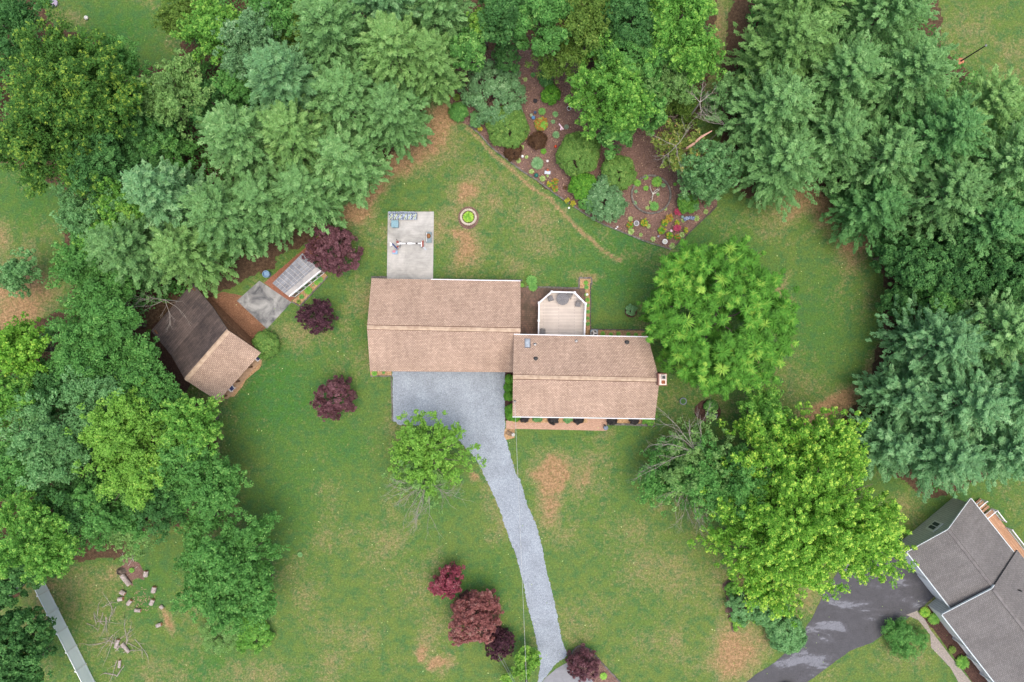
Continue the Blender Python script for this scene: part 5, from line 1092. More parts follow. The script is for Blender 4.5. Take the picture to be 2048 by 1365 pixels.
# ---------------------------------------------------------------- garden plants
def rosette_mesh(r, R, n, blade, h, leafkey, up=.5):
    th = r.uniform(0, 6.283, n); t = r.uniform(.25, 1, n) ** .7
    d = np.stack([np.cos(th), np.sin(th), up * (1.15 - t) + r.normal(0, .12, n)], 1)
    c = d * (R * t * .62)[:, None]; c[:, 2] = np.abs(c[:, 2]) + h * .35
    v = .45 + r.normal(0, .14, n)
    return leaves(c, nrm(UP + rdir(r, n) * .35), d, R * .40 * r.uniform(.7, 1.1, n), blade, v, v + .3)
def rosette(px, py, Rm, leafkey, label, name='hosta', cat='plant', group=None, n=70, blade=.05, h=.3, up=.5, bloom=None, nb=14):
    SEED[0] += 1; r = np.random.RandomState(SEED[0] * 5 + 1); w = P(px, py, h * .5); base = (w[0], w[1], 0)
    o = leafmesh(name, [rosette_mesh(r, Rm, n, blade, h, leafkey, up)], LEAF[leafkey], None, base); tag(o, label, cat, group)
    if bloom:
        k = nb; th = r.uniform(0, 6.283, k); rr = Rm * .85 * np.sqrt(r.rand(k)); c = np.stack([rr * np.cos(th), rr * np.sin(th), np.full(k, h * 1.1 + .08)], 1); c = np.repeat(c, 6, 0) + r.normal(0, .045, (k * 6, 3))
        leafmesh('blooms', [leaves(c, nrm(UP + rdir(r, k * 6) * .5), rdir(r, k * 6), .085, .06, .5 + r.normal(0, .2, k * 6))], LEAF[bloom], o)
    return o
G1 = 'pale hostas dotted through the garden bed'
for x, y, R, lb in ((1261, 438, .36, 'pale hosta directly above a yellow flowered clump, left of the grey bird bath'), (1262, 463.5, .46, 'large pale hosta lowest on the left of the garden tip'), (1281.5, 470, .28, 'small pale hosta below the yellow flowers'),
 (1306, 478.5, .36, 'pale hosta left of the white bird bath'), (1345, 492, .42, 'pale hosta at the lowest tip of the garden'), (1297, 452.5, .33, 'pale hosta beside the orange and yellow flowers'), (1364, 470, .40, 'pale hosta right of the pink flowers, near the edging'),
 (1393, 437, .42, 'spiky pale hosta at the right end of the blue bench'), (1366, 441.5, .30, 'pale hosta at the left end of the blue bench'), (1412, 424, .36, 'straggly pale hosta below the terracotta pot'), (1044, 295, .32, 'pale hosta right of the lower brown shrub'),
 (1037, 321.5, .36, 'pale hosta below the lower brown shrub'), (1053, 314.5, .26, 'small pale hosta beside the white gazing ball'), (1063, 343.5, .36, 'pale hosta just above the teal ball'), (1085, 357.5, .42, 'broad pale hosta nearest the edging under the plaque'),
 (1095, 352, .2, 'tiny pale hosta touching the plaque'), (1295, 416, .28, 'pale hosta inside the stone ring, lower left'), (1331, 418, .26, 'pale hosta on the lower right of the stone ring'), (1301, 405, .24, 'small pale hosta inside the stone ring beside the large mound'), (1050.5, 159, .3, 'dark spiky plant alone in the upper garden')):
    rosette(x, y, R, 'hosta', lb, group=G1, n=int(90 * (R / .36) ** 1.3), blade=.055)
G2 = 'flowering clumps in the garden tip'
for x, y, R, bl, lb, nb_ in ((1260, 451, .48, 'orangeflower', 'dark green clump with a few orange flowers between two pale hostas', 8), (1288.5, 446, .52, 'yellowflower', 'green clump with yellow flowers right of the grey bird bath', 16), (1338.5, 437, .52, 'orangeflower', 'orange and yellow flowered clump, topmost near the pink flowers', 20),
 (1329, 447, .44, 'yellowflower', 'green clump with small yellow flowers left of the upper pink flowers', 14), (1354.6, 445.5, .34, 'yellowflower', 'small yellow flowered clump between the two pink clumps', 10), (1323, 461.5, .52, 'yellowflower', 'large green clump with sparse yellow flowers', 8), (1338.5, 471.5, .50, 'yellowflower', 'green clump with sparse yellow flowers below the pale pink ball', 7),
 (1354, 475, .42, 'orangeflower', 'green clump with orange flowers left of a pale hosta', 6), (1371.5, 461.5, .34, 'yellowflower', 'dark small clump near the right edging', 6), (1354, 425.5, .40, 'pinkflower', 'upper clump of bright pink flowers', 60), (1353, 457.5, .44, 'pinkflower', 'lower clump of bright pink flowers', 70),
 (1134, 402, .32, 'yellowflower', 'yellow flowers at the left of the garden edging under the dense green shrub', 16), (1146, 408, .34, 'yellowflower', 'yellow flowers right at the corner of the edging', 16), (960, 259, .3, 'yellowflower', 'yellow flowered plant at the edging below the leathery shrub', 14), (900, 193, .22, 'orangeflower', 'orange flower in the upper left garden corner', 8),
 (1110, 364, .46, 'orangeflower', 'orange tinged lily clump, upper of three', 10), (1099, 369.5, .36, 'yellowflower', 'yellow tinged lily clump, left of three', 8), (1110, 378.5, .44, 'orangeflower', 'orange tinged lily clump, lower of three', 10), (1050, 276, .3, 'orangeflower', 'amber plant between the light dome shrub and the brown shrub', 12), (1082.6, 249, .9, 'orangeflower', 'wide yellow and orange day lily clump in the middle garden', 44)):
    rosette(x, y, R, 'box' if bl != 'orangeflower' or R < .5 else 'yellow', lb, 'flower_clump', 'flowers', G2, n=int(190 * (R / .45) ** 1.6), blade=.045, h=.4, up=.9, bloom=bl, nb=nb_)
G3 = 'small leafy plants in the beds'
for x, y, R, lk, lb in ((1087, 303, .4, 'box', 'bright green low plant under the upper brown shrub'), (1084, 223, .5, 'green', 'leafy green plant above the day lily clump'), (1110.6, 229, .4, 'blue', 'blue green plant right of the day lily clump'), (1106, 243.5, .3, 'rhodo', 'grey green plant at the right of the day lily clump'), (913, 195, .5, 'olive', 'olive fern like plant in the upper left garden corner'),
 (1291.5, 355, .36, 'fresh', 'green plant at the top of the stone ring'), (1314, 364, .7, 'fresh', 'large green plant inside the stone ring, upper right'), (1275, 366, .5, 'fresh', 'green plant on the left rim of the stone ring'), (1292, 377, .36, 'fresh', 'green plant inside the stone ring, upper left'), (1309, 413, .62, 'green', 'large mound inside the lower part of the stone ring'),
 (1350, 369, .25, 'fresh', 'tiny bright plant right of the stone ring'), (1327, 371, .3, 'rhodo', 'grey green plant at the right rim of the stone ring'), (1270, 406, .28, 'rhodo', 'grey green plant at the lower left of the stone ring'), (1272, 383, .24, 'rhodo', 'pale small plant at the left inside of the stone ring'), (1316, 389, .24, 'green', 'low green plant beside the driftwood in the ring'), (1218, 320, .5, 'olive', 'olive plants beneath the bright maple'),
 (1074.5, 327, .82, 'rhodo', 'blue green variegated clump beside the garden path'), (1112, 270, .5, 'rhodo', 'mixed low plants left of the big round shrub'), (1130, 376, .3, 'brown', 'brown withered plant left of the dense green shrub'), (1066, 150, .35, 'deep', 'dark small plant in the upper garden'),
 (1172, 566, .32, 'fresh', 'green plant in the square bed above the deck'), (1173, 575, .3, 'green', 'green plant just below the square bed'), (1173, 590, .28, 'fresh', 'green plant beside the deck, second down'), (1175, 600, .3, 'fresh', 'green plant beside the deck corner'), (1176, 611, .26, 'green', 'green plant beside the deck, fourth down'), (1176, 624, .3, 'green', 'round green plant beside the deck railing'), (1176, 637, .24, 'green', 'small green plant beside the deck post'), (1176, 648, .28, 'green', 'dark green plant beside the lower deck'),
 (1206, 668, .34, 'fresh', 'first green tuft right of the air conditioner'), (1222, 669, .28, 'fresh', 'second green tuft right of the air conditioner'), (1237, 668, .32, 'fresh', 'third green tuft along the back wall'), (1257, 669, .32, 'fresh', 'fourth green tuft along the back wall'), (1272, 670, .3, 'fresh', 'fifth green tuft along the back wall'), (1287, 669, .28, 'fresh', 'last green tuft along the back wall, by the tree'),
 (1044, 571, .28, 'fresh', 'green plant at the garage roof corner'), (1063, 562, .75, 'green', 'tangled green plant with white flowers above the patio'), (1066, 574, .6, 'green', 'lower tangled green plant at the top of the patio'), (749, 747, .4, 'fresh', 'bright plant at the lower left corner of the garage'), (767, 746, .2, 'green', 'small plant near the lower left corner of the garage'),
 (640, 560, .42, 'green', 'green plant in the greenhouse bed, farthest up'), (633, 566, .34, 'fresh', 'small plant in the greenhouse bed'), (616, 581, .55, 'fresh', 'bright wide plant in the middle of the greenhouse bed'), (603, 594, .34, 'green', 'plant near the lower end of the greenhouse bed'), (597, 604, .3, 'olive', 'last plant at the lower end of the greenhouse bed'), (626, 571, .16, 'blue', 'tiny blue green plant in the greenhouse bed'),
 (942, 1207, .6, 'fresh', 'green plant between the crimson and rust coloured trees'), (263, 1141, .36, 'fresh', 'green weeds beside the grey stump'), (1207, 1353, .5, 'yellow', 'yellow green plant in the mulch bed at the driveway\'s end'), (600, 1110, .35, 'blue', 'small blue green weed alone in the left lawn'),
 (1868, 1238, .8, 'fresh', 'green perennials by the corner of the grey roofed house'), (1925, 1325, .9, 'fresh', 'green perennials along the neighbour\'s porch'), (1905, 1300, .5, 'olive', 'olive perennials along the neighbour\'s walk'), (1850, 1225, .7, 'lime', 'lime green weeds at the end of the asphalt driveway')):
    rosette(x, y, R, lk, lb, 'leafy_plant', 'plant', G3, n=int(130 * (R / .35) ** 1.5), blade=.06, h=.3 + R * .3, up=.8)
rosette(937, 434.5, .74, 'lime', 'bright yellow green hosta filling the round block planter', 'planter_hosta', 'plant', n=520, blade=.085, h=.35, up=.6)
# driftwood in the ring
b = MB(); rn = random.Random(9); p = P(1306, 389, .15); [bare_branch(b, p, (math.cos(a), math.sin(a), .2), .9, .06, 1, rn, .5, .1, 1) for a in (1.2, 1.9, 4.4, .5)]; o = b.build('driftwood', flat('bleached_wood', (198, 194, 184)), None, (p[0], p[1], 0)); tag(o, 'bleached driftwood in the middle of the stone ring', 'driftwood')

S = shrub
S(985, 187, 66, 3.2, 'rhodo', 'large open leathery leaved shrub in the upper left of the garden', rc=.55, round_=False, leaf=(.16, .07), dens=1.1)
S(1014, 254, 43, 2.4, 'lightshrub', 'light green domed shrub below the leathery one', leaf=(.09, .05)); S(954, 240, 16, 1.4, 'blue', 'blue grey shrub at the garden edging', rc=.3, round_=False)
S(917, 224, 19, 1.5, 'green', 'dark green grassy mound at the upper end of the edging', leaf=(.16, .03)); S(1102, 190, 18, 1.5, 'box', 'small round bright green shrub in the middle of the garden')
S(1158, 308, 44, 2.6, 'lightshrub', 'biggest round green shrub in the garden', leaf=(.09, .05)); S(1166, 373, 27, 1.9, 'box', 'dense deep green shrub below the biggest round one'); S(1237, 346, 34, 2.3, 'lightshrub', 'round shrub with yellowish top left of the stone ring')
S(1205, 372, 20, 2.2, 'rhodo', 'grey green twiggy shrub between two round ones', rc=.35, round_=False); S(1212, 404, 40, 2.4, 'rhodo', 'big grey green rhododendron at the garden\'s lower edge', rc=.45, round_=False, leaf=(.14, .06), dens=1.2); S(1180, 405, 20, 1.4, 'green', 'low green shrub at the edging beneath the dense one', round_=False)
S(1075, 281, 17, 1.1, 'brown', 'upper round reddish brown shrub', leaf=(.08, .035)); S(1026, 303, 17, 1.0, 'brown', 'lower brown shrub beside the edging', leaf=(.08, .035)); S(1376, 408, 20, 1.5, 'fresh', 'lime green round shrub right of the stone ring')
S(1092, 158, 16, 1.3, 'deep', 'dark shrub around a pale pot in the upper garden', round_=False)
S(1262, 622, 11, 1.0, 'rhodo', 'small grey green shrub alone in the lawn right of the deck', rc=.22, round_=False); S(1422, 812, 11, .9, 'green', 'small clipped green shrub in the dark mulch ring')
GB_ = 'clipped round boxwoods between driveway and house'
for i, (x, y) in enumerate(((1019, 759), (1017.5, 775.5), (1018, 793))): S(x, y, 9, 1.2, 'box', ('top', 'middle', 'lowest')[i] + ' of three clipped round boxwoods beside the gravel', group=GB_, leaf=(.06, .035), rc=.2)
S(1027, 826, 17, 1.5, 'box', 'large clipped boxwood wrapping the front left house corner', leaf=(.07, .04), rc=.22)
GD = 'dark clipped shrubs under the front eave'
for i, (x, y, r_) in enumerate(((1049, 836, 9), (1107, 838, 11), (1157, 838, 10), (1225, 840, 10), (1268, 840, 9))): S(x, y, r_, .9, 'charcoal', ('dark clipped shrub next to the large corner boxwood', 'dark clipped shrub second along the front eave', 'dark clipped shrub left of the brick entrance walk', 'dark clipped shrub right of the brick entrance walk', 'dark clipped shrub near the right end of the front bed')[i], group=GD, leaf=(.06, .035), rc=.2)
S(1075, 837, 8, .5, 'blue', 'low blue green plant in the front bed', round_=False, rc=.2, stems=False); S(1135, 838, 9, .5, 'blue', 'low teal plant in the front bed left of the entrance', round_=False, rc=.2, stems=False); S(1299, 838, 15, .8, 'fresh', 'bright green groundcover at the front right corner of the house', round_=False, rc=.22)
S(530, 690, 27, 2.2, 'lightshrub', 'round olive green shrub at the right corner of the log cabin')
S(1815, 1280, 40, 2.4, 'green', 'wide feathery juniper beside the neighbour\'s driveway', rc=.45, round_=False, leaf=(.2, .03)); S(1795, 1270, 30, 2.0, 'green', 'left half of the feathery juniper clump', rc=.4, round_=False, leaf=(.2, .03))
S(1490, 1215, 34, 2.6, 'blue', 'dense blue green shrub at the left foot of the lime coloured tree', rc=.4, round_=False); S(1572, 1268, 38, 3.0, 'blue', 'rounded blue green shrub beside the asphalt driveway', rc=.35); S(1535, 1215, 38, 3.2, 'blue', 'shrub between the two blue green ones', rc=.45, round_=False); S(1465, 1180, 14, 1.2, 'fresh', 'small bright shrub in the bare patch', round_=False); S(1475, 1245, 16, .8, 'yellow', 'yellowish low shrub at the edge of the bare patch', round_=False, stems=False); S(1512, 1235, 12, .8, 'yellow', 'pale yellow low plants by the blue green shrub', round_=False, stems=False); S(1580, 1385, 20, .8, 'fresh', 'bright weeds on the asphalt at the bottom edge', round_=False, stems=False)

# ---------------------------------------------------------------- trees
T_ = tree
OR = 'ornamental trees with purple or red leaves'
T_(666, 502, 52, 5.5, 'plum', 'dark plum tree overhanging the greenhouse corner', 'purple_tree', group=OR, rc=.42, leaf=(.12, .05)); T_(631, 633, 36, 4.2, 'purple', 'darker purple tree below the greenhouse', 'purple_tree', group=OR, rc=.36, leaf=(.11, .045)); T_(668, 798, 43, 4.6, 'plum', 'purple red tree alone in the left lawn', 'purple_tree', group=OR, rc=.4, leaf=(.12, .05))
T_(905, 1160, 27, 3.6, 'crimson', 'crimson Japanese maple, topmost of the cluster by the driveway', 'japanese_maple', group=OR, rc=.45, leaf=(.13, .05), lob=7); T_(879, 1172, 20, 3.0, 'crimson', 'small crimson maple left of the topmost crimson one', 'japanese_maple', group=OR, rc=.4, leaf=(.13, .05), lob=5)
T_(952, 1235, 54, 5.0, 'rust', 'rust coloured Japanese maple, largest in the cluster by the driveway', 'japanese_maple', group=OR, rc=.45, leaf=(.13, .05), lob=13); T_(1000, 1287, 31, 2.6, 'purple', 'low dark purple tree beside the guy wires', 'purple_tree', group=OR, rc=.32, leaf=(.10, .045)); T_(1166, 1330, 33, 2.8, 'plum', 'plum tree at the end of the driveway, bottom edge', 'purple_tree', group=OR, rc=.38, leaf=(.11, .05), gap=.2); S(938, 1200, 12, .8, 'purple', 'dark ground shrub joining the crimson and rust coloured maples', round_=False, stems=False)
T_(1052, 1327, 27, 4.2, 'yellow', 'small yellow green tree in front of the utility pole', rc=.35, leaf=(.13, .05)); T_(1018, 1356, 13, 2.4, 'yellow', 'tiny yellow green tree at the bottom edge left of the pole', rc=.3, leaf=(.12, .05))
T_(860, 900, 82, 8, 'yellow', 'thinning yellow green tree overhanging the gravel parking area', kind='bough', rc=.42, leaf=(.13, .085), gap=.2, dens=1.15, tips=False); T_(845, 950, 58, 6.0, 'pale', 'sparse twiggy lower side of the tree by the gravel', name='small_tree', kind='bough', tips=False, rc=.38, leaf=(.12, .08), gap=.35)
T_(1434, 640, 146, 12, 'star', 'broad tree with star shaped bright leaf clusters right of the house', rc=.95, kind='star', lob=22, dens=1.9)
T_(1588, 1010, 190, 14, 'lime', 'largest tree, lime green with yellow shoot tips, above the asphalt driveway', rc=.56, kind='bough', lob=26, dens=1.0, leaf=(.135, .08)); T_(1730, 1075, 84, 11, 'lime', 'lime green tree touching the grey roofed house', rc=.5, kind='bough', lob=10, dens=.9, leaf=(.15, .09)); T_(1560, 1120, 100, 10, 'lime', 'lower lime green crown over the blue green shrubs', rc=.5, kind='bough', lob=12, dens=.9, leaf=(.15, .09)); T_(1520, 835, 58, 8, 'fresh', 'bright green tree beside the dark mulch ring', rc=.45, kind='bough', gap=.15)
T_(1640, 890, 75, 11, 'lime', 'upper lime green crown beside the dry lawn edge', rc=.5, kind='bough', lob=9, dens=.9, leaf=(.15, .09)); T_(1396, 932, 88, 10, 'pale', 'half bare green tree between house corner and lime tree', kind='bough', tips=False, rc=.42, gap=.12); T_(1345, 957, 72, 8, 'green', 'lower half bare tree with grey twigs over the front lawn', kind='bough', tips=False, rc=.42, gap=.3); T_(1455, 965, 78, 11.5, 'green', 'mid green tree left of the lime coloured one', kind='bough', tips=False, rc=.55)

PW = 'tall white pines along the left of the back lawn'
pines = [(285, 505, 84, 14, 'pine', 'feathery pine lowest in the left row, over the cabin roof'), (395, 505, 80, 13, 'pine', 'pine between cabin and greenhouse'), (355, 400, 78, 16, 'pine_blue', 'bluish pine on the outer side of the lower left row'), (470, 440, 84, 15, 'pine', 'light pine left of the greenhouse, outer side'), (545, 410, 82, 13, 'pine', 'light pine above the greenhouse'),
 (505, 300, 84, 17, 'pine', 'tall pine in the middle of the left row, outer side'), (625, 390, 80, 13, 'pine', 'pine beside the upper end of the greenhouse bed'), (610, 290, 88, 16, 'pine', 'tall pine in the centre of the left row'), (700, 330, 80, 13, 'pine', 'pine over the bare ground by the back lawn'), (590, 190, 84, 18, 'pine_blue', 'bluish pine high on the outer side of the left row'),
 (705, 215, 90, 15, 'pine', 'pine third from the top of the left row'), (790, 240, 76, 13, 'pine', 'pine above the scorched grass'), (680, 95, 88, 18, 'pine', 'tall pine near the top edge, outer side'), (800, 130, 88, 16, 'pine', 'pine second from the top of the left row'), (865, 140, 66, 13, 'pine', 'pine nearest the upper garden corner'), (780, 20, 80, 18, 'pine_blue', 'bluish pine cut by the top edge'), (880, 40, 72, 15, 'pine', 'last pine of the left row at the top edge')]
for x, y, r_, h_, k, lb in pines: T_(x, y, r_, h_ * .9, 'pine_yellow' if k == 'pine' and (x + y) % 3 == 0 else k, lb, 'pine_tree', 'pine tree', 'pine', PW)
PR = 'tall white pines around the right side of the yard'
pines = [(1545, 335, 92, 13, 'pine', 'light pine whose tips reach the upper right lawn'), (1530, 235, 92, 15, 'pine', 'pine right of the dead snag'), (1560, 120, 96, 16, 'pine', 'pine in the upper right group, left side'), (1600, 20, 100, 17, 'pine', 'pine cut by the top edge, right group'), (1660, 180, 100, 16, 'pine', 'pine in the middle of the upper right group'), (1730, 60, 110, 17, 'pine', 'pine at the far top of the right group'),
 (1640, 290, 86, 14, 'pine', 'pine beside the dark gap in the right group'), (1770, 180, 100, 17, 'pine_dark', 'darker pine near the open upper right lawn'), (1830, 290, 104, 17, 'pine_dark', 'dark pine in the centre of the right group'), (1740, 330, 90, 14, 'pine_dark', 'dark pine right of the gap'), (1730, 420, 80, 11, 'pine_dark', 'low dark pine over the bare lawn edge'), (1920, 240, 90, 15, 'pine', 'pine on the outer side toward the far lawn'),
 (1850, 400, 104, 15, 'pine_dark', 'dark pine below the centre of the right group'), (1960, 350, 104, 16, 'pine_dark', 'dark pine at the right edge, middle'), (2030, 280, 90, 15, 'pine', 'pine cut by the right edge, upper'), (1930, 460, 96, 14, 'pine_dark', 'dark pine above the round leaved trees'), (2030, 440, 96, 15, 'pine_dark', 'dark pine cut by the right edge, lower'),
 (1850, 690, 92, 14, 'pine_blue', 'bluish pine at the upper end of the lower right group'), (1950, 660, 92, 15, 'pine_dark', 'green pine near the right edge of the lower group'), (2040, 640, 80, 15, 'pine_dark', 'pine cut by the right edge in the lower group'), (1790, 790, 72, 10, 'pine_blue', 'thin bluish pine at the lawn edge'), (1890, 800, 100, 15, 'pine_blue', 'bluish pine in the centre of the lower right group'),
 (1990, 780, 100, 16, 'pine_blue', 'bluish pine right of the centre in the lower right group'), (1760, 885, 66, 10, 'pine_blue', 'low bluish pine next to the lime green tree'), (1852, 902, 84, 14, 'pine_blue', 'pale bluish pine hanging over the grey roof'), (1960, 890, 80, 14, 'pine_blue', 'bluish pine above the neighbour\'s lawn'), (2040, 880, 76, 14, 'pine_dark', 'dark pine in the right edge above the neighbour\'s lawn')]
for x, y, r_, h_, k, lb in pines: T_(x, y, r_ * 1.08, h_ * .84, {'pine': 'pine_yellow', 'pine_dark': 'pine'}.get(k, k) if (x + y) % 3 == 0 else k, lb, 'pine_tree', 'pine tree', 'pine', PR)
GW_ = 'trees of the woods at the left'
for x, y, r_, h_, k, lb, kw in (
 (150, 185, 128, 16, 'oak', 'big oak with yellowish tufts in the upper left corner', dict(rc=.9, lob=20)), (85, 290, 95, 15, 'oak', 'lower oak crown at the left edge', dict(rc=.85)), (190, 320, 70, 12, 'deep', 'dark green tree below the big oak', dict(rc=.7)), (20, 60, 70, 13, 'deep', 'dark tree in the upper left corner', {}), (215, 120, 60, 11, 'green', 'green tree at the right side of the big oak', {}),
 (350, 190, 70, 11, 'pale', 'pale rust tinged tree beside the upper left lawn', dict(rc=.6, gap=.15)), (285, 270, 66, 9, 'deep', 'dark shaded tree in the middle of the left woods', dict(gap=.15)), (330, 300, 60, 8, 'green', 'small feathery green tree in the woods\' gap', {}), (425, 60, 62, 11, 'fresh', 'bright green tree with yellow tips at the top left', dict(rc=.6)), (360, 40, 40, 8, 'olive', 'olive grassy looking tree by the upper left lawn', {}),
 (500, 100, 72, 13, 'rhodo', 'sage green cedar in the upper left', dict(rc=.6)), (560, 25, 60, 12, 'green', 'green tree at the top edge left of the pines', {}), (610, 55, 50, 11, 'olive', 'olive tree between cedar and pines', dict(rc=.6, gap=.2)), (480, 175, 44, 9, 'green', 'fresh tree below the sage cedar', {}), (430, 210, 60, 8, 'deep', 'dark undergrowth tree inside the left woods', {}), (640, 20, 40, 10, 'fresh', 'fresh green tree at the top edge by the pines', {}),
 (250, 395, 55, 10, 'fresh', 'fresh green tree left of the lower pines', dict(rc=.6)), (180, 420, 60, 10, 'blue', 'blue green tree at the left lawn edge', {}), (160, 520, 60, 10, 'green', 'green tree at the lawn edge left of the pine tips', {}), (205, 590, 62, 10, 'green', 'green tree under the lowest pine', {}), (200, 480, 40, 9, 'fresh', 'bright narrow tree behind the lowest pine', {}),
 (38, 545, 42, 6, 'blue', 'blue green tree alone on the left lawn', dict(rc=.55)), (170, 700, 72, 11, 'green', 'green tree left of the cabin, upper', dict(rc=.75)), (222, 648, 56, 11, 'green', 'green tree nearest the cabin\'s dark roof corner', dict(rc=.75)), (262, 745, 66, 11, 'green', 'green tree touching the cabin\'s lower corner', dict(rc=.75)), (360, 750, 45, 9, 'green', 'green tree overhanging the cabin eave', dict(rc=.6)) if False else (318, 802, 48, 10, 'green', 'green tree below the cabin\'s left roof', dict(rc=.65)),
 (45, 700, 58, 11, 'lime', 'lime green tree at the left edge, middle', dict(rc=.7, leaf=(.16, .1))), (20, 800, 60, 11, 'fresh', 'bright green tree at the left edge below the lime one', dict(rc=.7)), (110, 780, 60, 10, 'deep', 'dark tree in the hollow left of the cabin', {}), (110, 870, 86, 14, 'blue', 'big blue green tree on the lower left', dict(rc=.8)), (200, 800, 64, 12, 'blue', 'blue green tree above the yellow green one', dict(rc=.75)),
 (270, 870, 100, 14, 'yellow', 'large yellow green tree below the cabin', dict(rc=.8)), (375, 850, 58, 12, 'fresh', 'green tree right of the large yellow green one, at the lawn', dict(rc=.7)), (270, 950, 58, 12, 'yellow', 'lower yellow green crown', dict(rc=.7)), (370, 930, 74, 12, 'green', 'green tree at the lawn edge below the yellow green ones', dict(rc=.7)), (420, 985, 66, 11, 'green', 'lower green tree at the lawn edge', dict(rc=.65)), (320, 1000, 60, 10, 'deep', 'dark green tree inside the lower left woods', {}),
 (200, 1020, 76, 11, 'green', 'green tree above the grey stump', dict(rc=.65)), (255, 1060, 50, 8, 'pale', 'thin pale tree at the edge of the log clearing', dict(gap=.3, rc=.5)), (130, 1000, 60, 11, 'deep', 'dark tree below the big blue green one', {}), (60, 1070, 80, 14, 'fresh', 'tree with bright leaf tufts above the white fence', dict(rc=.65, gap=.12)), (100, 1110, 52, 12, 'fresh', 'bright tufted tree hanging over the end of the white fence', dict(rc=.6, gap=.12)), (20, 940, 60, 12, 'green', 'green tree at the left edge, lower', {}), (15, 1150, 60, 10, 'deep', 'dark tree at the left edge by the fence', {}),
 (26, 1285, 66, 11, 'deep', 'dark green tree behind the white fence in the bottom left corner', dict(rc=.7)), (20, 1350, 60, 10, 'deep', 'dark tree in the bottom left corner', {}), (400, 1050, 40, 8, 'green', 'thin green tree above the large lawn tree', dict(gap=.3, rc=.5)), (470, 1110, 84, 11, 'green', 'large mid green tree on the lower left lawn, upper crown', dict(rc=.65)), (440, 1190, 76, 10, 'green', 'lower crown of the mid green lawn tree', dict(rc=.65)), (400, 1130, 50, 9, 'green', 'left crown of the mid green lawn tree', dict(rc=.6, gap=.15)), (510, 1180, 52, 9, 'green', 'right crown of the mid green lawn tree', dict(rc=.6))):
    bg = k != 'deep' or (x + y) % 2 == 0; kw = dict(kw); kw['rc'] = kw.get('rc', .6) * (.72 if bg else .85)
    if bg: kw['tips'] = k in ('oak', 'fresh')
    T_(x, y, r_, h_, k, lb, 'broadleaf_tree', 'tree', 'bough' if bg else 'leaf', GW_, **kw)
S(505, 1268, 40, 1.6, 'fresh', 'low light green brush below the lawn tree', rc=.4, round_=False, leaf=(.14, .06)); S(440, 1262, 44, 2.4, 'pale', 'feathery grey green brush at the foot of the lawn tree', rc=.45, round_=False, leaf=(.18, .03))
GT = 'trees between garden and top edge'
for x, y, r_, h_, k, lb, kind, kw in (
 (968, 45, 26, 9, 'yellow', 'small yellow green tree at the right of the pine row', 'leaf', dict(rc=.5)), (940, 95, 36, 9, 'green', 'green tree over the dark red mulch', 'leaf', {}), (1010, 25, 52, 12, 'deep', 'dark green tree at the top edge above the garden', 'leaf', {}), (1080, 45, 56, 12, 'green', 'green tree at the top edge', 'leaf', {}), (1015, 115, 30, 5, 'deep', 'low dark yew at the top of the garden', 'leaf', dict(rc=.35, leaf=(.12, .04))),
 (1125, 110, 56, 9, 'olive', 'yellowish olive cedar above the garden path', 'leaf', dict(rc=.5, leaf=(.16, .05))), (1180, 50, 62, 11, 'olive', 'olive tree behind the bright maple', 'leaf', dict(rc=.55)), (1215, 180, 88, 11, 'fresh', 'big bright green maple over the garden', 'leaf', dict(rc=.65, lob=14)), (1240, 110, 50, 10, 'green', 'green tree touching the top of the bright maple', 'leaf', {}), (1265, 40, 56, 12, 'deep', 'dark tree at the top edge right of the olive one', 'leaf', {}),
 (1360, 40, 76, 13, 'fresh', 'bright green tree at the top edge left of the right pines', 'leaf', dict(rc=.65)), (1395, 110, 42, 11, 'fresh', 'narrow bright green tree left of the bare slope', 'leaf', {}), (1310, 110, 55, 10, 'green', 'green tree between maple and bright top tree', 'leaf', {}), (1345, 165, 56, 9, 'pale', 'feathery pale cedar behind the snag', 'leaf', dict(rc=.45, leaf=(.16, .05))), (1290, 215, 46, 8, 'green', 'green tree right of the maple', 'leaf', {}),
 (1350, 235, 50, 5, 'olive', 'low olive cedar under the snag', 'leaf', dict(rc=.45, leaf=(.16, .04), gap=.25)), (1355, 300, 48, 7, 'pinkleaf', 'tree with salmon tinted leaves and bare twigs above the stone ring', 'leaf', dict(rc=.45, gap=.3)), (1420, 340, 56, 8, 'blue', 'blue green cedar at the right end of the garden', 'leaf', dict(rc=.5, leaf=(.17, .04))), (1400, 375, 40, 6, 'blue', 'lower blue green cedar near the stone ring', 'leaf', dict(rc=.45, leaf=(.17, .04))), (1450, 190, 40, 7, 'pine', 'thin pale conifer left of the right pines', 'leaf', dict(rc=.4, gap=.45)), (1230, 265, 40, 6, 'green', 'low green tree at the maple\'s foot', 'leaf', dict(gap=.15))):
    kw = dict(kw)
    if k in ('fresh', 'pale', 'olive') or 'twigs' in lb: kind = 'bough'; kw['tips'] = k == 'fresh'; kw['rc'] = kw.get('rc', .6) * .8
    T_(x, y, r_, h_, k, lb, 'broadleaf_tree' if 'cedar' not in lb and 'conifer' not in lb else 'cedar_tree', 'tree', kind, GT, **kw)
GR_ = 'round leaved trees between the two pine groups'
for x, y, r_, h_, k, lb in ((1840, 530, 56, 9, 'deep', 'dark round leaved tree at the lawn edge'), (1920, 540, 62, 10, 'deep', 'dark round leaved tree in the middle of the right edge'), (2000, 545, 62, 11, 'deep', 'dark round leaved tree near the right edge'), (1800, 605, 32, 5, 'deep', 'small dark shrub like tree at the lawn edge'), (1880, 590, 50, 8, 'green', 'green tree above the lower pine group'), (1790, 510, 36, 7, 'deep', 'dark tree below the bare lawn edge')):
    T_(x, y, r_, h_, k, lb, 'broadleaf_tree', 'tree', 'leaf', GR_, rc=.5, leaf=(.11, .09))
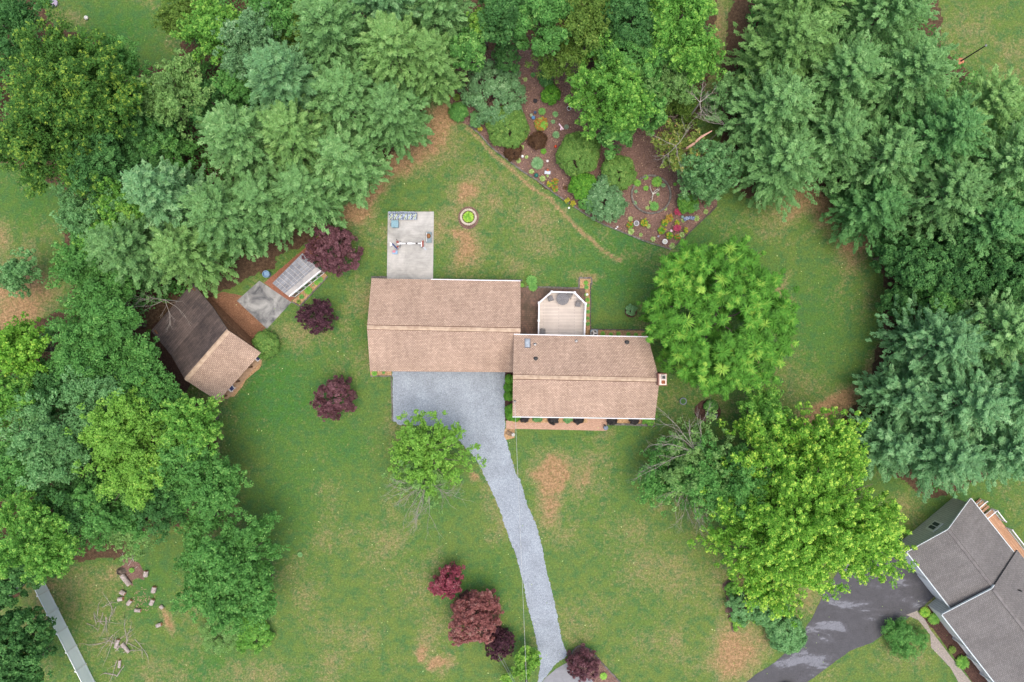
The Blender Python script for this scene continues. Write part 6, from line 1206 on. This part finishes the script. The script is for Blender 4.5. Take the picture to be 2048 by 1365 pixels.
# woods far outside the frame's lower right are left out; dead wood
def snag(px, py, z, dirs, L_, rad, seed, label, dep=2, name='dead_branches'):
    rnd = random.Random(seed); p = P(px, py, z); b = MB(); e = None
    rad *= .55; b.tube([(p[0], p[1], 0), (p[0] + .1, p[1], z * .5), p], [rad * 3, rad * 2.2, rad * 1.3], 8)
    for (dx, dy, dz_) in dirs: bare_branch(b, p, (dx, dy, dz_), L_ * rnd.uniform(.8, 1.15), rad, dep, rnd, kids=2)
    o = b.build(name, DEAD, None, (p[0], p[1], 0)); tag(o, label, 'dead tree')
snag(1395, 905, 7.0, [(-1, .9, .3), (-.5, 1, .4), (-1, .3, .25), (.1, 1, .4), (-.8, .6, .5), (-1.1, -.1, .2)], 5.4, .07, 11, 'bare grey branches reaching toward the front right house corner'); snag(1380, 965, 6.5, [(-.2, -1, .1), (.3, -1, .2), (-.6, -.8, .1), (.1, -.6, .3), (-.9, -.3, .1), (.6, -.7, .2)], 3.6, .06, 12, 'fan of grey dead twigs over the front lawn', 2)
snag(852, 962, 4.6, [(-1, -.5, .1), (-.4, -1, .1), (.3, -1, .1), (.9, -.7, .2), (-1, .1, .2), (0, -.8, .3), (.6, -.2, .3), (-.7, -.8, .3), (.1, -1, .2)], 3.3, .075, 13, 'grey dead twigs below the yellow green driveway tree'); snag(1400, 205, 7.0, [(0, 1, .4), (-.6, .5, .1), (.6, .4, .1), (0, -1, -.1)], 1.6, .09, 14, 'bare snag above the garden'); snag(1352, 292, 6.5, [(-1, .4, .1), (-.6, -.4, .1), (.8, .5, .1), (.2, -.8, .1)], 2.2, .06, 15, 'grey bare twigs in the salmon tinted tree')
b = MB(); a = P(1386, 289, 5.5); c = P(1424, 262, 6.0); b.tube([(a[0] - .5, a[1] - .3, 5.2), a, P(1403, 274, 5.9), c], [.14, .17, .13, .05], 8); b.tube([a, P(1389, 297, 5.0)], [.08, .03], 6); b.tube([(a[0] - .5, a[1] - .3, 5.2), (a[0] - .8, a[1] - .8, 0)], [.16, .24], 8); o = b.build('broken_trunk', mat2('pinkish_bare_wood', lin((186, 140, 120)), lin((206, 170, 150)), 5), None, (a[0], a[1], 0)); tag(o, 'pinkish broken trunk leaning out of the blue green cedars', 'dead tree')
snag(1450, 250, 5.5, [(-1, .6, .1), (-.8, .6, .1), (-1, 0, .1)], 2.6, .045, 16, 'arching bare branches at the left side of the right pines'); snag(330, 600, 5, [(.8, -.9, -.1), (.4, -1, 0), (-1, 0, .1), (-.8, -.4, 0)], 2.6, .05, 17, 'dead twigs hanging over the cabin\'s dark roof')
# undergrowth
def undergrowth():
    r = np.random.RandomState(77); pts = []
    areas = [WOODS[0], WOODS[2], [(900, -60), (1440, -60), (1440, 100), (1400, 270), (1300, 235), (1180, 150), (1130, 80), (960, 70)]]
    for poly, n in zip(areas, (2600, 2100, 700)):
        x0 = max(-90, min(p[0] for p in poly)); x1 = min(2140, max(p[0] for p in poly)); y0 = max(-80, min(p[1] for p in poly)); y1 = min(1400, max(p[1] for p in poly))
        x = r.uniform(x0, x1, n * 3); y = r.uniform(y0, y1, n * 3); k = inpoly(x, y, [(cx_, cy_) for cx_, cy_ in poly]); 
        for dx, dy in ((28, 0), (-28, 0), (0, 28), (0, -28)): k &= inpoly(x + dx, y + dy, poly)
        pts.append(np.stack([x[k], y[k]], 1)[:n])
    p = np.concatenate(pts); X = (p[:, 0] - 1024) * GS; Y = (682.5 - p[:, 1]) * GS; n = len(p); hgt = r.uniform(.2, 3.0, n); R = r.uniform(.4, 1.1, n); k = 26
    C_ = np.repeat(np.stack([X, Y, hgt], 1), k, 0); N = n * k; d = rdir(r, N) * (r.rand(N, 1) ** .4) * np.repeat(R, k)[:, None]; d[:, 2] *= .5; pos = C_ + d; pos[:, 2] = np.maximum(pos[:, 2], .05)
    v = .3 + np.repeat(r.normal(0, .15, n), k) + r.normal(0, .1, N)
    o = leafmesh('undergrowth', [leaves(pos, nrm(UP + rdir(r, N) * .8), rdir(r, N), .17, .1, v)], LEAF['green'], None, (0, 0, 0)); tag(o, 'dark leafy undergrowth filling the floor of the woods', 'undergrowth', kind='stuff')
undergrowth()
def leaf_litter():
    r = np.random.RandomState(15); n = 5200; x = r.uniform(885, 1432, n); y = r.uniform(105, 496, n); bed = [(880, 160), (905, 150), (940, 105), (960, 100), (1150, 100), (1200, 200), (1300, 240), (1400, 280), (1440, 330), (1430, 410), (1342, 494), (1238, 458), (1165, 420), (1106, 380), (1045, 339), (985, 292), (942, 248)]
    k = inpoly(x, y, bed); x = x[k]; y = y[k]; n = len(x); c = np.stack([(x - 1024) * GS, (682.5 - y) * GS, np.full(n, .04)], 1)
    o = leafmesh('leaf_litter', [leaves(c, nrm(UP + rdir(r, n) * .5), rdir(r, n), r.uniform(.06, .15, n), .04, r.uniform(0, 1, n))], lf('dry_leaves', (134, 106, 84), (190, 168, 142)), None, (0, 0, 0)); tag(o, 'dry leaves and chips strewn over the mulched garden bed', 'leaf litter', kind='stuff')
leaf_litter()
def fallen():
    r = np.random.RandomState(5); n = 900; x = r.uniform(40, 2020, n); y = r.uniform(20, 1350, n); k = ~inpoly(x, y, [(735, 550), (1050, 550), (1320, 665), (1320, 850), (735, 850)])
    for w in WOODS: k &= ~inpoly(x, y, w)
    x = x[k]; y = y[k]; n = len(x); c = np.stack([(x - 1024) * GS, (682.5 - y) * GS, np.full(n, .06)], 1)
    o = leafmesh('fallen_leaves', [leaves(c, nrm(UP + rdir(r, n) * .4), rdir(r, n), r.uniform(.05, .11, n), .05, r.uniform(.2, 1, n))], LEAF['hosta'], None, (0, 0, 0)); tag(o, 'small pale fallen leaves and clover heads scattered over the lawns', 'fallen leaves', kind='stuff')
fallen()
